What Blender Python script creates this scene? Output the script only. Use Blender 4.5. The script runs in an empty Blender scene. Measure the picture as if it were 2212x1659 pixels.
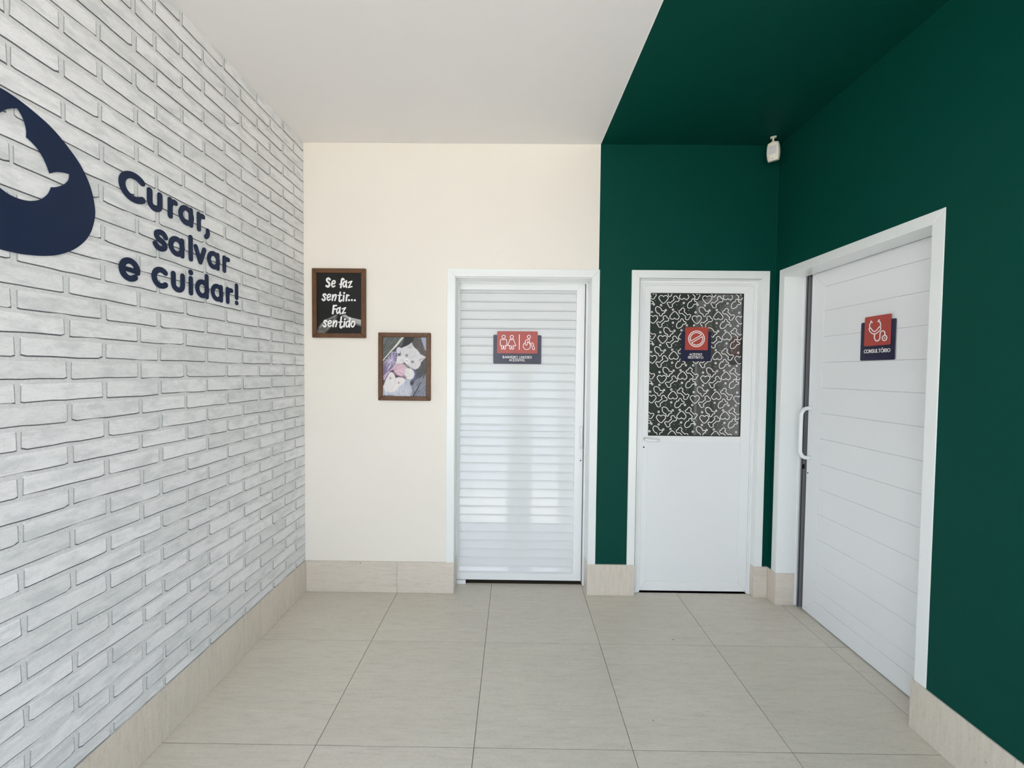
import bpy, bmesh, math, random
import numpy as np
from mathutils import Vector, Matrix
from mathutils.geometry import tessellate_polygon

random.seed(7)
rng = np.random.default_rng(7)
scene = bpy.context.scene
COL = scene.collection

# ------------------------------------------------------------------ camera
cam_data = bpy.data.cameras.new('camera')
cam = bpy.data.objects.new('camera', cam_data)
COL.objects.link(cam)
scene.camera = cam
cam_data.sensor_fit = 'HORIZONTAL'
cam_data.sensor_width = 36.0
cam_data.lens = 880.2 / 2212.0 * 36.0
cam_data.clip_start = 0.02
cam_data.clip_end = 300
PI_, YA_, RO_ = (math.radians(a) for a in (-1.7191, -0.3637, 0.5805))
F_ = Vector((math.sin(YA_) * math.cos(PI_), math.cos(YA_) * math.cos(PI_), math.sin(PI_)))
R0 = Vector((math.cos(YA_), -math.sin(YA_), 0))
U0 = R0.cross(F_)
R_ = math.cos(RO_) * R0 + math.sin(RO_) * U0
U_ = -math.sin(RO_) * R0 + math.cos(RO_) * U0
CAM = Vector((0.0, -2.5642, 1.4223))
m = Matrix((R_, U_, -F_)).transposed().to_4x4()
m.translation = CAM
cam.matrix_world = m

# ------------------------------------------------------------------ world, sun, exposure
SKY_STRENGTH = 1.32
SUN_STRENGTH = 10.5
world = bpy.data.worlds.new('world')
scene.world = world
world.use_nodes = True
wn = world.node_tree
wn.nodes.clear()
w_out = wn.nodes.new('ShaderNodeOutputWorld')
w_bg = wn.nodes.new('ShaderNodeBackground')
w_tc = wn.nodes.new('ShaderNodeTexCoord')
w_sep = wn.nodes.new('ShaderNodeSeparateXYZ')
w_ramp = wn.nodes.new('ShaderNodeValToRGB')
w_ramp.color_ramp.elements[0].position = 0.0
w_ramp.color_ramp.elements[0].color = (0.81, 0.905, 1.0, 1)
w_ramp.color_ramp.elements[1].position = 0.9
w_ramp.color_ramp.elements[1].color = (0.42, 0.62, 1.0, 1)
wn.links.new(w_tc.outputs['Generated'], w_sep.inputs[0])
wn.links.new(w_sep.outputs['Z'], w_ramp.inputs[0])
wn.links.new(w_ramp.outputs[0], w_bg.inputs['Color'])
w_bg.inputs['Strength'].default_value = SKY_STRENGTH
wn.links.new(w_bg.outputs[0], w_out.inputs[0])

sun_d = bpy.data.lights.new('sun', 'SUN')
sun_d.energy = SUN_STRENGTH
sun_d.angle = math.radians(0.6)
sun_d.color = (1.0, 0.965, 0.915)
sun = bpy.data.objects.new('sun', sun_d)
COL.objects.link(sun)
sun.rotation_euler = Vector((0.25, 0.75, 1.1)).to_track_quat('Z', 'Y').to_euler()

FRONT_Y = -4.0          # plane of the glazed street front behind the camera
XL, XR, H = -1.3335, 1.6225, 2.8387
SIDE_Y = -2.70          # side walls end here; openings beyond are added to brighten them
portal_d = bpy.data.lights.new('window_portal', 'AREA')
portal_d.shape = 'RECTANGLE'
portal_d.size, portal_d.size_y = 2.9, 2.6
portal_d.cycles.is_portal = True
portal = bpy.data.objects.new('window_portal', portal_d)
COL.objects.link(portal)
portal.location = ((XL + XR) / 2, FRONT_Y + 0.02, 1.33)
portal.rotation_euler = (math.radians(90), 0, 0)     # shines towards +Y, into the room
portal2_d = portal_d.copy()
portal2_d.size, portal2_d.size_y = 1.3, 2.66
portal2 = bpy.data.objects.new('window_portal', portal2_d)
COL.objects.link(portal2)
portal2.location = (XR + 0.14, (SIDE_Y + FRONT_Y) / 2, 1.34)
portal3 = portal2.copy()
COL.objects.link(portal3)
portal3.location = (XL - 0.1, (SIDE_Y + FRONT_Y) / 2, 1.34)
portal3.rotation_euler = (math.radians(90), 0, math.radians(-90))
portal2.rotation_euler = (math.radians(90), 0, math.radians(90))     # shines towards -X

vs = scene.view_settings
vs.view_transform = 'Standard'
vs.look = 'None'
vs.gamma = 1.0
vs.use_curve_mapping = False
vs.exposure = 1.67
scene.display_settings.display_device = 'sRGB'
scene.cycles.use_denoising = True
scene.cycles.max_bounces = 12
scene.cycles.diffuse_bounces = 8
scene.cycles.sample_clamp_indirect = 8


# ------------------------------------------------------------------ colour and materials
def lin(c):
    c = c / 255.0
    return c / 12.92 if c <= 0.04045 else ((c + 0.055) / 1.055) ** 2.4


def rgb(r, g, b):
    return (lin(r), lin(g), lin(b), 1.0)


def base_mat(name, col, rough=0.5, spec=0.5, metal=0.0):
    mt = bpy.data.materials.new(name)
    mt.use_nodes = True
    b = mt.node_tree.nodes['Principled BSDF']
    b.inputs['Base Color'].default_value = col
    b.inputs['Roughness'].default_value = rough
    b.inputs['Specular IOR Level'].default_value = spec
    b.inputs['Metallic'].default_value = metal
    return mt, mt.node_tree, b


def add_bump(nt, b, height_out, strength, distance):
    bp = nt.nodes.new('ShaderNodeBump')
    bp.inputs['Strength'].default_value = strength
    bp.inputs['Distance'].default_value = distance
    nt.links.new(height_out, bp.inputs['Height'])
    nt.links.new(bp.outputs[0], b.inputs['Normal'])


def noise(nt, scale, detail=4, rough=0.55, stretch=(1, 1, 1), offs=None, coord='Object'):
    if coord == 'World':
        src = nt.nodes.new('ShaderNodeNewGeometry').outputs['Position']
    else:
        src = nt.nodes.new('ShaderNodeTexCoord').outputs[coord]
    mp = nt.nodes.new('ShaderNodeMapping')
    mp.inputs['Scale'].default_value = stretch
    nt.links.new(src, mp.inputs['Vector'])
    if offs is not None:
        oi = nt.nodes.new('ShaderNodeObjectInfo')
        mul = nt.nodes.new('ShaderNodeMath')
        mul.operation = 'MULTIPLY'
        mul.inputs[1].default_value = offs
        nt.links.new(oi.outputs['Random'], mul.inputs[0])
        cmb = nt.nodes.new('ShaderNodeCombineXYZ')
        nt.links.new(mul.outputs[0], cmb.inputs[0])
        nt.links.new(mul.outputs[0], cmb.inputs[1])
        nt.links.new(mul.outputs[0], cmb.inputs[2])
        nt.links.new(cmb.outputs[0], mp.inputs['Location'])
    n = nt.nodes.new('ShaderNodeTexNoise')
    n.inputs['Scale'].default_value = scale
    n.inputs['Detail'].default_value = detail
    n.inputs['Roughness'].default_value = rough
    nt.links.new(mp.outputs[0], n.inputs['Vector'])
    return n.outputs['Fac']


def ramp(nt, fac, stops):
    r = nt.nodes.new('ShaderNodeValToRGB')
    els = r.color_ramp.elements
    els[0].position, els[0].color = stops[0]
    els[1].position, els[1].color = stops[-1]
    for p, c in stops[1:-1]:
        e = els.new(p)
        e.color = c
    nt.links.new(fac, r.inputs[0])
    return r.outputs[0]


def mixc(nt, fac, a, b, mode='MIX'):
    mx = nt.nodes.new('ShaderNodeMix')
    mx.data_type = 'RGBA'
    mx.blend_type = mode
    for inp, v in ((mx.inputs[0], fac), (mx.inputs[6], a), (mx.inputs[7], b)):
        if isinstance(v, (int, float, tuple)):
            inp.default_value = v
        else:
            nt.links.new(v, inp)
    return mx.outputs[2]


def paint_mat(name, col, rough=0.6, spec=0.35, bump=0.12):
    mt, nt, b = base_mat(name, col, rough, spec)
    f = noise(nt, 2.2, 3, coord='World')
    c2 = tuple(min(1.0, x * 0.965) for x in col[:3]) + (1,)
    nt.links.new(mixc(nt, f, col, c2), b.inputs['Base Color'])
    add_bump(nt, b, noise(nt, 260, 3, coord='World'), bump, 0.0012)
    return mt


M = {}
M['cream'] = paint_mat('cream_wall_paint', rgb(240, 234, 224))
M['ceiling'] = paint_mat('white_ceiling_paint', rgb(236, 233, 231), 0.7)
M['green'] = paint_mat('dark_green_paint', rgb(0, 68, 58), 0.55, 0.14)
M['seam_white'] = base_mat('white_edge_paint', rgb(244, 242, 238), 0.5)[0]


def door_mat(name, col, rough):
    mt, nt, b = base_mat(name, col, rough, 0.5)
    add_bump(nt, b, noise(nt, 7, 2, coord='World'), 0.05, 0.01)
    return mt


M['alu'] = door_mat('white_lacquered_aluminium', rgb(238, 240, 240), 0.10)
M['slat'] = door_mat('white_lacquered_slat', rgb(226, 229, 230), 0.07)
M['alu_panel'] = door_mat('white_lacquered_panel', rgb(236, 238, 239), 0.2)
M['alu_matt'] = door_mat('white_casing_lacquer', rgb(238, 241, 240), 0.25)
M['black'] = base_mat('black_gap', rgb(12, 12, 12), 0.7, 0.1)[0]
M['gasket'] = base_mat('black_rubber_gasket', rgb(14, 15, 16), 0.5, 0.3)[0]
M['grey_metal'] = base_mat('grey_anodised_channel', rgb(128, 128, 132), 0.45, 0.5)[0]
M['chrome'] = base_mat('lock_metal', rgb(170, 172, 172), 0.3, 0.5, 0.8)[0]
M['navy'] = paint_mat('navy_vinyl', rgb(25, 40, 70), 0.45, 0.2, 0.02)
M['navy_sign'] = base_mat('navy_acrylic', rgb(32, 34, 62), 0.25, 0.5)[0]
M['red_sign'] = base_mat('brick_red_acrylic', rgb(176, 70, 60), 0.3, 0.5)[0]
M['white_print'] = base_mat('white_print', rgb(246, 244, 242), 0.5, 0.3)[0]
M['grout'] = base_mat('dark_grout', rgb(84, 76, 62), 0.9, 0.2)[0]
M['sensor'] = base_mat('ivory_plastic', rgb(244, 238, 222), 0.4, 0.5)[0]
M['sensor_lens'] = base_mat('grey_white_lens', rgb(214, 214, 216), 0.35, 0.5)[0]


def brick_mat():
    mt, nt, b = base_mat('whitewashed_brick_print', rgb(206, 209, 207), 0.62, 0.35)
    oi = nt.nodes.new('ShaderNodeObjectInfo')
    tone = ramp(nt, oi.outputs['Random'], [(0.0, rgb(240, 240, 241)), (0.5, rgb(235, 235, 236)), (1.0, rgb(226, 227, 227))])
    patch = noise(nt, 11, 5, 0.6, (1, 1, 2.6), coord='World')
    c = mixc(nt, ramp(nt, patch, [(0.47, (0, 0, 0, 1)), (0.66, (0.5, 0.5, 0.5, 1))]), tone, rgb(190, 195, 195))
    fine = noise(nt, 120, 5, 0.7, (1, 1, 2.2), coord='World')
    c = mixc(nt, ramp(nt, fine, [(0.60, (0, 0, 0, 1)), (0.74, (0.5, 0.5, 0.5, 1))]), c, rgb(158, 163, 164))
    vein = noise(nt, 26, 8, 0.75, (1, 0.7, 3.2), coord='World')
    c = mixc(nt, ramp(nt, vein, [(0.488, (0, 0, 0, 1)), (0.5, (0.42, 0.42, 0.42, 1)), (0.512, (0, 0, 0, 1))]), c, rgb(150, 155, 156))
    nt.links.new(c, b.inputs['Base Color'])
    add_bump(nt, b, noise(nt, 70, 5, 0.65, (1, 1, 2), coord='World'), 0.3, 0.003)
    return mt


def mortar_mat(name, a, bcol):
    mt, nt, b = base_mat(name, a, 0.75, 0.25)
    f = noise(nt, 160, 4, 0.7, coord='World')
    nt.links.new(mixc(nt, ramp(nt, f, [(0.4, (0, 0, 0, 1)), (0.7, (1, 1, 1, 1))]), a, bcol), b.inputs['Base Color'])
    return mt


M['brick'] = brick_mat()
M['mortar'] = mortar_mat('pale_mortar', rgb(222, 223, 223), rgb(202, 204, 204))
M['joint'] = mortar_mat('grey_joint', rgb(192, 194, 194), rgb(160, 162, 162))
M['joint_mid'] = mortar_mat('grey_joint_line', rgb(142, 146, 147), rgb(160, 164, 165))
M['shadow_line'] = mortar_mat('printed_shadow_line', rgb(84, 87, 91), rgb(114, 117, 121))  # shadow under each brick, printed in the wallpaper and kept as colour


def stone_mat(name, stretch, c_hi, c_lo, rough=0.33):
    mt, nt, b = base_mat(name, c_hi, rough, 0.4)
    broad = noise(nt, 2.6, 5, 0.6, stretch, offs=37.0)
    fst = tuple(v * (0.75 if v == min(stretch) else 1.2) for v in stretch)
    streak = noise(nt, 24, 7, 0.7, fst, offs=11.0)
    speck = noise(nt, 150, 3, 0.6, stretch, offs=5.0)
    c = mixc(nt, broad, c_hi, c_lo)
    dk = tuple(x * 0.80 for x in c_lo[:3]) + (1,)
    lt = tuple(min(1, x * 1.13) for x in c_hi[:3]) + (1,)
    c = mixc(nt, ramp(nt, streak, [(0.50, (0, 0, 0, 1)), (0.72, (0.55, 0.55, 0.55, 1))]), c, dk)
    c = mixc(nt, ramp(nt, streak, [(0.30, (0.45, 0.45, 0.45, 1)), (0.43, (0, 0, 0, 1))]), c, lt)
    c = mixc(nt, ramp(nt, speck, [(0.57, (0, 0, 0, 1)), (0.70, (0.55, 0.55, 0.55, 1))]), c, dk)
    c = mixc(nt, ramp(nt, speck, [(0.32, (0.4, 0.4, 0.4, 1)), (0.42, (0, 0, 0, 1))]), c, lt)
    oi = nt.nodes.new('ShaderNodeObjectInfo')
    tn = ramp(nt, oi.outputs['Random'], [(0, (0.95, 0.955, 0.94, 1)), (1, (1, 0.99, 0.99, 1))])
    c = mixc(nt, 1.0, c, tn, 'MULTIPLY')
    # a few tiny dark marks
    vo = nt.nodes.new('ShaderNodeTexVoronoi')
    vo.inputs['Scale'].default_value = 5.0
    geo = nt.nodes.new('ShaderNodeNewGeometry')
    nt.links.new(geo.outputs['Position'], vo.inputs['Vector'])
    spot = ramp(nt, vo.outputs['Distance'], [(0.018, (0.75, 0.75, 0.75, 1)), (0.03, (0, 0, 0, 1))])
    c = mixc(nt, spot, c, rgb(96, 90, 78))
    nt.links.new(c, b.inputs['Base Color'])
    add_bump(nt, b, speck, 0.06, 0.001)
    return mt


M['floor_stone'] = stone_mat('beige_streaked_porcelain', (0.55, 2.6, 2.6), rgb(222, 215, 202), rgb(208, 201, 187))
M['base_h'] = stone_mat('skirting_stone_level_grain', (0.6, 1, 2.6), rgb(226, 217, 205), rgb(212, 202, 188))
M['base_v'] = stone_mat('skirting_stone_upright_grain', (2.6, 2.6, 0.6), rgb(226, 217, 205), rgb(212, 202, 188))


def wood_mat():
    mt, nt, b = base_mat('brown_wood', rgb(104, 66, 42), 0.45, 0.4)
    g = noise(nt, 22, 5, 0.6, (1, 1, 1), offs=9.0)
    g2 = noise(nt, 90, 4, 0.6, (1, 1, 0.25))
    c = mixc(nt, g, rgb(122, 84, 54), rgb(74, 49, 30))
    c = mixc(nt, ramp(nt, g2, [(0.5, (0, 0, 0, 1)), (0.75, (0.5, 0.5, 0.5, 1))]), c, rgb(60, 36, 24))
    nt.links.new(c, b.inputs['Base Color'])
    return mt


M['wood'] = wood_mat()


def glass_mat():
    mt, nt, b = base_mat('dark_film_on_glass', rgb(58, 58, 52), 0.05, 1.0)
    b.inputs['Coat Weight'].default_value = 1.0
    b.inputs['Coat IOR'].default_value = 1.75
    b.inputs['Coat Roughness'].default_value = 0.03
    f = noise(nt, 3, 2, coord='World')
    nt.links.new(mixc(nt, f, rgb(62, 62, 56), rgb(50, 51, 46)), b.inputs['Base Color'])
    return mt


M['film'] = glass_mat()


def vcol_mat(name, rough=0.35):
    mt, nt, b = base_mat(name, (1, 1, 1, 1), rough, 0.4)
    a = nt.nodes.new('ShaderNodeAttribute')
    a.attribute_name = 'print'
    nt.links.new(a.outputs['Color'], b.inputs['Base Color'])
    return mt


M['print'] = vcol_mat('printed_photo')
M['pave'] = paint_mat('pale_pavement', rgb(192, 184, 172), 0.9)


# ------------------------------------------------------------------ object helpers
def empty(name, loc=(0, 0, 0), label=None, cat=None, group=None, kind=None):
    o = bpy.data.objects.new(name, None)
    o.empty_display_size = 0.05
    COL.objects.link(o)
    o.location = loc
    return tag(o, label, cat, group, kind)


def tag(o, label=None, cat=None, group=None, kind=None):
    if label:
        o['label'] = label
    if cat:
        o['category'] = cat
    if group:
        o['group'] = group
    if kind:
        o['kind'] = kind
    return o


class MB:
    """collects faces, built as one mesh object"""

    def __init__(self):
        self.v, self.f, self.mi = [], [], []

    def add(self, vs_, fs_, mi=0):
        n = len(self.v)
        self.v += [tuple(p) for p in vs_]
        self.f += [tuple(i + n for i in f) for f in fs_]
        self.mi += [mi] * len(fs_)

    def box(self, x0, x1, y0, y1, z0, z1, mi=0):
        vs_ = [(x, y, z) for x in (x0, x1) for y in (y0, y1) for z in (z0, z1)]
        self.add(vs_, [(0, 1, 3, 2), (4, 6, 7, 5), (0, 4, 5, 1), (2, 3, 7, 6), (0, 2, 6, 4), (1, 5, 7, 3)], mi)

    def build(self, name, mats, parent=None, bevel=0.0, smooth=False, segs=1):
        if not isinstance(mats, (list, tuple)):
            mats = [mats]
        me = bpy.data.meshes.new(name)
        off = Vector((0, 0, 0))
        if parent is not None:
            off = parent.matrix_basis.translation.copy()
            pp = parent.parent
            while pp is not None:
                off += pp.matrix_basis.translation
                pp = pp.parent
        cen = Vector((0, 0, 0))
        if self.v:
            a = np.array(self.v)
            cen = Vector(((a.min(0) + a.max(0)) / 2).tolist())
            a = a - np.array(cen[:])
            vv = a.tolist()
        else:
            vv = []
        me.from_pydata(vv, [], self.f)
        for p, i in zip(me.polygons, self.mi):
            p.material_index = i
        for mt in mats:
            me.materials.append(mt)
        bm = bmesh.new()
        bm.from_mesh(me)
        bmesh.ops.recalc_face_normals(bm, faces=bm.faces)
        if bevel > 0:
            ed = [e for e in bm.edges if len(e.link_faces) == 2 and e.calc_face_angle(0) > 0.5]
            bmesh.ops.bevel(bm, geom=ed, offset=bevel, segments=segs, affect='EDGES', profile=0.5)
        bm.to_mesh(me)
        bm.free()
        if smooth:
            for p in me.polygons:
                p.use_smooth = True
        o = bpy.data.objects.new(name, me)
        COL.objects.link(o)
        if parent is not None:
            o.parent = parent
        o.location = cen - off
        return o


# plane frames: (u, v, n) -> world, n points into the room
def FB(y=0.0):
    return lambda u, v, n=0.0: (u, y - n, v)


def FL(x=XL):
    return lambda u, v, n=0.0: (x + n, u, v)


def FR(x=XR):
    return lambda u, v, n=0.0: (x - n, -u, v)


def prism(mb, fr, poly, n0, n1, mi=0):
    k = len(poly)
    vs_ = [fr(u, v, n0) for u, v in poly] + [fr(u, v, n1) for u, v in poly]
    fs_ = [tuple(range(k)), tuple(range(2 * k - 1, k - 1, -1))]
    fs_ += [(i, (i + 1) % k, k + (i + 1) % k, k + i) for i in range(k)]
    mb.add(vs_, fs_, mi)


def rect(u0, u1, v0, v1):
    return [(u0, v0), (u1, v0), (u1, v1), (u0, v1)]


def rrect(u0, u1, v0, v1, r, k=5):
    pts = []
    for cx, cy, a0 in ((u1 - r, v1 - r, 0), (u0 + r, v1 - r, 90), (u0 + r, v0 + r, 180), (u1 - r, v0 + r, 270)):
        for i in range(k + 1):
            a = math.radians(a0 + 90 * i / k)
            pts.append((cx + r * math.cos(a), cy + r * math.sin(a)))
    return pts


def catmull(pts, closed=False, per=6):
    P = [np.array(p, float) for p in pts]
    n = len(P)
    out = []
    rngi = range(n) if closed else range(n - 1)
    for i in rngi:
        if closed:
            a, b, c, d = P[(i - 1) % n], P[i], P[(i + 1) % n], P[(i + 2) % n]
        else:
            a, b, c, d = P[max(i - 1, 0)], P[i], P[i + 1], P[min(i + 2, n - 1)]
        for t in np.arange(per) / per:
            out.append(tuple(0.5 * ((2 * b) + (c - a) * t + (2 * a - 5 * b + 4 * c - d) * t * t
                                    + (-a + 3 * b - 3 * c + d) * t ** 3)))
    if not closed:
        out.append(tuple(P[-1]))
    return out


def ribbon(mb, fr, pts, w, n0, n1, closed=False, mi=0, caps=True, side=True, w_end=None):
    """a stroke of width w along pts (u, v), raised from n0 to n1"""
    P = [np.array(p, float)[:2] for p in pts]
    n = len(P)
    if n == 1:
        k = 14
        disc = [(P[0][0] + w / 2 * math.cos(2 * math.pi * i / k), P[0][1] + w / 2 * math.sin(2 * math.pi * i / k)) for i in range(k)]
        prism(mb, fr, disc, n0, n1, mi)
        return
    L, Rr = [], []
    for i in range(n):
        a = P[(i - 1) % n] if (closed or i > 0) else P[i]
        b = P[(i + 1) % n] if (closed or i < n - 1) else P[i]
        d = b - a
        d = d / (np.linalg.norm(d) + 1e-12)
        nn = np.array([-d[1], d[0]])
        ww = w if w_end is None else w + (w_end - w) * i / (n - 1)
        L.append(P[i] + nn * ww / 2)
        Rr.append(P[i] - nn * ww / 2)
    if not closed and caps:
        def cap(c, d, ww, k=6):
            a0 = math.atan2(d[1], d[0]) + math.pi / 2
            return [c + ww / 2 * np.array([math.cos(a0 - math.pi * j / k), math.sin(a0 - math.pi * j / k)]) for j in range(1, k)]
        d1 = P[-1] - P[-2]
        d0 = P[0] - P[1]
        capE = cap(P[-1], d1, w if w_end is None else w_end)
        capS = cap(P[0], d0, w)
    else:
        capE = capS = []
    vs_, fs_ = [], []

    def idx(p, lev, i=0):
        vs_.append(fr(p[0], p[1], n1 + 4e-6 * i if lev else n0))
        return len(vs_) - 1
    LT = [idx(p, 1, 0 if closed else i) for i, p in enumerate(L)]
    RT = [idx(p, 1, 0 if closed else i) for i, p in enumerate(Rr)]
    m_ = n if closed else n - 1
    for i in range(m_):
        j = (i + 1) % n
        fs_.append((LT[i], LT[j], RT[j], RT[i]))
    if capE:
        e = [idx(p, 1) for p in capE]
        fs_.append(tuple([LT[-1]] + e + [RT[-1]]))
        s = [idx(p, 1) for p in capS]
        fs_.append(tuple([RT[0]] + s + [LT[0]]))
    if side:
        LB = [idx(p, 0) for p in L]
        RB = [idx(p, 0) for p in Rr]
        for i in range(m_):
            j = (i + 1) % n
            fs_.append((LT[i], LT[j], LB[j], LB[i]))
            fs_.append((RT[i], RT[j], RB[j], RB[i]))
        if capE:
            for ring, a, b, ab, bb in ((e, LT[-1], RT[-1], LB[-1], RB[-1]), (s, RT[0], LT[0], RB[0], LB[0])):
                low = [idx(p, 0) for p in (capE if ring is e else capS)]
                top = [a] + ring + [b]
                bot = [ab] + low + [bb]
                for i in range(len(top) - 1):
                    fs_.append((top[i], top[i + 1], bot[i + 1], bot[i]))
    mb.add(vs_, fs_, mi)


LAYER = [0]


def strokes(mb, fr, kind, pts, w, n0, n1, mi=0, **kw):
    LAYER[0] += 1
    n1 += 0.00007 * (LAYER[0] % 5)
    if kind == 'l':
        for i, (a, b) in enumerate(zip(pts, pts[1:])):
            ribbon(mb, fr, [a, b], w, n0, n1 + 0.00002 * (i % 3), mi=mi, **kw)
    elif kind == 'c':
        ribbon(mb, fr, catmull(pts), w, n0, n1, mi=mi, **kw)
    elif kind == 'o':
        ribbon(mb, fr, catmull(pts, True), w, n0, n1, closed=True, mi=mi, **kw)
    elif kind == 'd':
        ribbon(mb, fr, [pts[0]], w, n0, n1, mi=mi)


def circ(cx, cy, r, k=28, a0=0.0, a1=360.0, ry=None):
    ry = r if ry is None else ry
    full = abs(a1 - a0) >= 359.9
    n = k if full else k + 1
    return [(cx + r * math.cos(math.radians(a0 + (a1 - a0) * i / k)), cy + ry * math.sin(math.radians(a0 + (a1 - a0) * i / k))) for i in range(n)]


def tube(mb, path, r, k=12, mi=0):
    P = [Vector(p) for p in path]
    rings = []
    up = Vector((0.13, 0.2, 0.97))
    for i, p in enumerate(P):
        d = (P[min(i + 1, len(P) - 1)] - P[max(i - 1, 0)]).normalized()
        a = d.cross(up)
        if a.length < 0.05:
            a = d.cross(Vector((1, 0, 0)))
        a.normalize()
        if rings:
            a = (prev - d * prev.dot(d)).normalized()
        prev = a
        b = d.cross(a)
        rings.append([p + r * (math.cos(2 * math.pi * j / k) * a + math.sin(2 * math.pi * j / k) * b) for j in range(k)])
    vs_ = [q for rg in rings for q in rg]
    fs_ = []
    for i in range(len(rings) - 1):
        for j in range(k):
            fs_.append((i * k + j, i * k + (j + 1) % k, (i + 1) * k + (j + 1) % k, (i + 1) * k + j))
    fs_.append(tuple(range(k)))
    fs_.append(tuple(range((len(rings) - 1) * k, len(rings) * k)))
    mb.add(vs_, fs_, mi)


def proj(p):
    d = Vector(p) - CAM
    z = d.dot(F_)
    if z <= 0.05:
        return None
    return 1106 + 880.2 * d.dot(R_) / z, 829.5 - 880.2 * d.dot(U_) / z


# ------------------------------------------------------------------ room shell
D1 = (-0.3805, 0.4765)      # louvred door opening
D2 = (0.7760, 1.5352)       # half glazed door opening
DT = 2.0125                 # opening height
SPLIT = 0.5195              # cream to green
WY = 0.010

mb = MB()
mb.box(XL - 0.2, D1[0], WY, 0.30, 0, H + 0.1, 0)
mb.box(D1[0], SPLIT, WY, 0.30, DT, H + 0.1, 0)
mb.box(SPLIT, XR + 0.2, WY + 0.0015, 0.30, DT, H + 0.1, 1)
mb.box(D1[1], D2[0], WY + 0.0015, 0.30, 0, DT, 1)
mb.box(D2[1], XR + 0.2, WY + 0.0015, 0.30, 0, DT, 1)
mb.box(D1[0], D1[1], 0.24, 0.30, 0, DT, 2)
mb.box(D2[0], D2[1], 0.20, 0.30, 0, DT, 2)
tag(mb.build('wall_back', [M['cream'], M['green'], M['black']]), kind='structure')
mb = MB()
mb.box(SPLIT - 0.0035, SPLIT + 0.0005, WY - 0.0008, WY + 0.01, 2.064, H)
tag(mb.build('trim_1', M['seam_white']), kind='structure')

# right wall with the opening of the third door
R0_, R1_ = -0.080, -0.950    # far and near edge of the opening
mb = MB()
mb.box(XR, XR + 0.28, R0_, 0.012, 0, H + 0.1, 0)
mb.box(XR, XR + 0.28, R1_, R0_, DT, H + 0.1, 0)
mb.box(XR, XR + 0.128, R1_ - 0.25, R1_, 0, DT, 0)
mb.box(XR, XR + 0.128, R1_ - 0.25, R1_, DT - 0.001, H + 0.1, 0)
mb.box(XR, XR + 0.28, SIDE_Y, R1_ - 0.25, 0, H + 0.1, 0)
mb.box(XR, XR + 0.28, FRONT_Y, SIDE_Y, 2.68, H + 0.1, 0)
mb.box(XR + 0.26, XR + 0.30, -1.3, 0.012, 0, H + 0.1, 1)
tag(mb.build('wall_right', [M['green'], M['black']]), kind='structure')

mb = MB()
prism(mb, lambda u, v, n: (u, v, n), [(XR + 0.001, WY + 0.0025), (XR - 0.0030, WY + 0.0025), (XR + 0.001, WY - 0.0030)], 0.1996, H - 0.0005)
tag(mb.build('trim_3', M['green']), kind='structure')

# ceilings: white part, green part, meeting on a slightly slanting edge
def edge_x(y):
    return 0.5192 + (0.0294 / 0.965) * (-0.005 - y)
mb = MB()
y0, y1 = FRONT_Y - 0.3, 0.02
vsl = [(XL - 0.2, y0), (edge_x(y0), y0), (edge_x(y1), y1), (XL - 0.2, y1)]
mb.add([(x, y, H - 0.002) for x, y in vsl] + [(x, y, H + 0.2) for x, y in vsl],
       [(0, 1, 2, 3), (7, 6, 5, 4), (0, 1, 5, 4), (1, 2, 6, 5), (2, 3, 7, 6), (3, 0, 4, 7)])
vsr = [(edge_x(y0), y0), (XR + 0.3, y0), (XR + 0.3, y1), (edge_x(y1), y1)]
mb.add([(x, y, H) for x, y in vsr] + [(x, y, H + 0.2) for x, y in vsr],
       [(0, 1, 2, 3), (7, 6, 5, 4), (0, 1, 5, 4), (1, 2, 6, 5), (2, 3, 7, 6), (3, 0, 4, 7)], 1)
tag(mb.build('ceiling', [M['ceiling'], M['green']]), kind='structure')
mb = MB()
a_, b_ = (edge_x(FRONT_Y), FRONT_Y), (edge_x(0.0), 0.0)
mb.add([(a_[0] - 0.003, a_[1], H - 0.0035), (a_[0] + 0.001, a_[1], H - 0.0035), (b_[0] + 0.001, b_[1], H - 0.0035), (b_[0] - 0.003, b_[1], H - 0.0035),
        (a_[0] - 0.003, a_[1], H), (a_[0] + 0.001, a_[1], H), (b_[0] + 0.001, b_[1], H), (b_[0] - 0.003, b_[1], H)],
       [(0, 1, 2, 3), (4, 5, 6, 7), (0, 1, 5, 4), (1, 2, 6, 5), (2, 3, 7, 6), (3, 0, 4, 7)])
tag(mb.build('trim_2', M['seam_white']), kind='structure')

# floor: grout bed with a 60 cm grid of tiles
floor = empty('floor', (0, 0, 0), kind='structure')
mb = MB()
mb.box(XL - 0.2, XR + 0.3, FRONT_Y - 0.2, 0.30, -0.12, -0.0018)
mb.build('screed', M['grout'], floor)
TX0, TY0, TS = -0.7395, -0.4654, 0.6
G = 0.0011


def tile_mesh(w, d):
    bm = bmesh.new()
    bmesh.ops.create_cube(bm, size=1.0)
    for v in bm.verts:
        v.co.x *= w
        v.co.y *= d
        v.co.z = v.co.z * 0.010 - 0.005
    top = [e for e in bm.edges if all(v.co.z > -0.001 for v in e.verts)]
    bmesh.ops.bevel(bm, geom=top, offset=0.0007, segments=1, affect='EDGES')
    me = bpy.data.meshes.new('tile')
    bm.to_mesh(me)
    bm.free()
    me.materials.append(M['floor_stone'])
    return me


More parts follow.
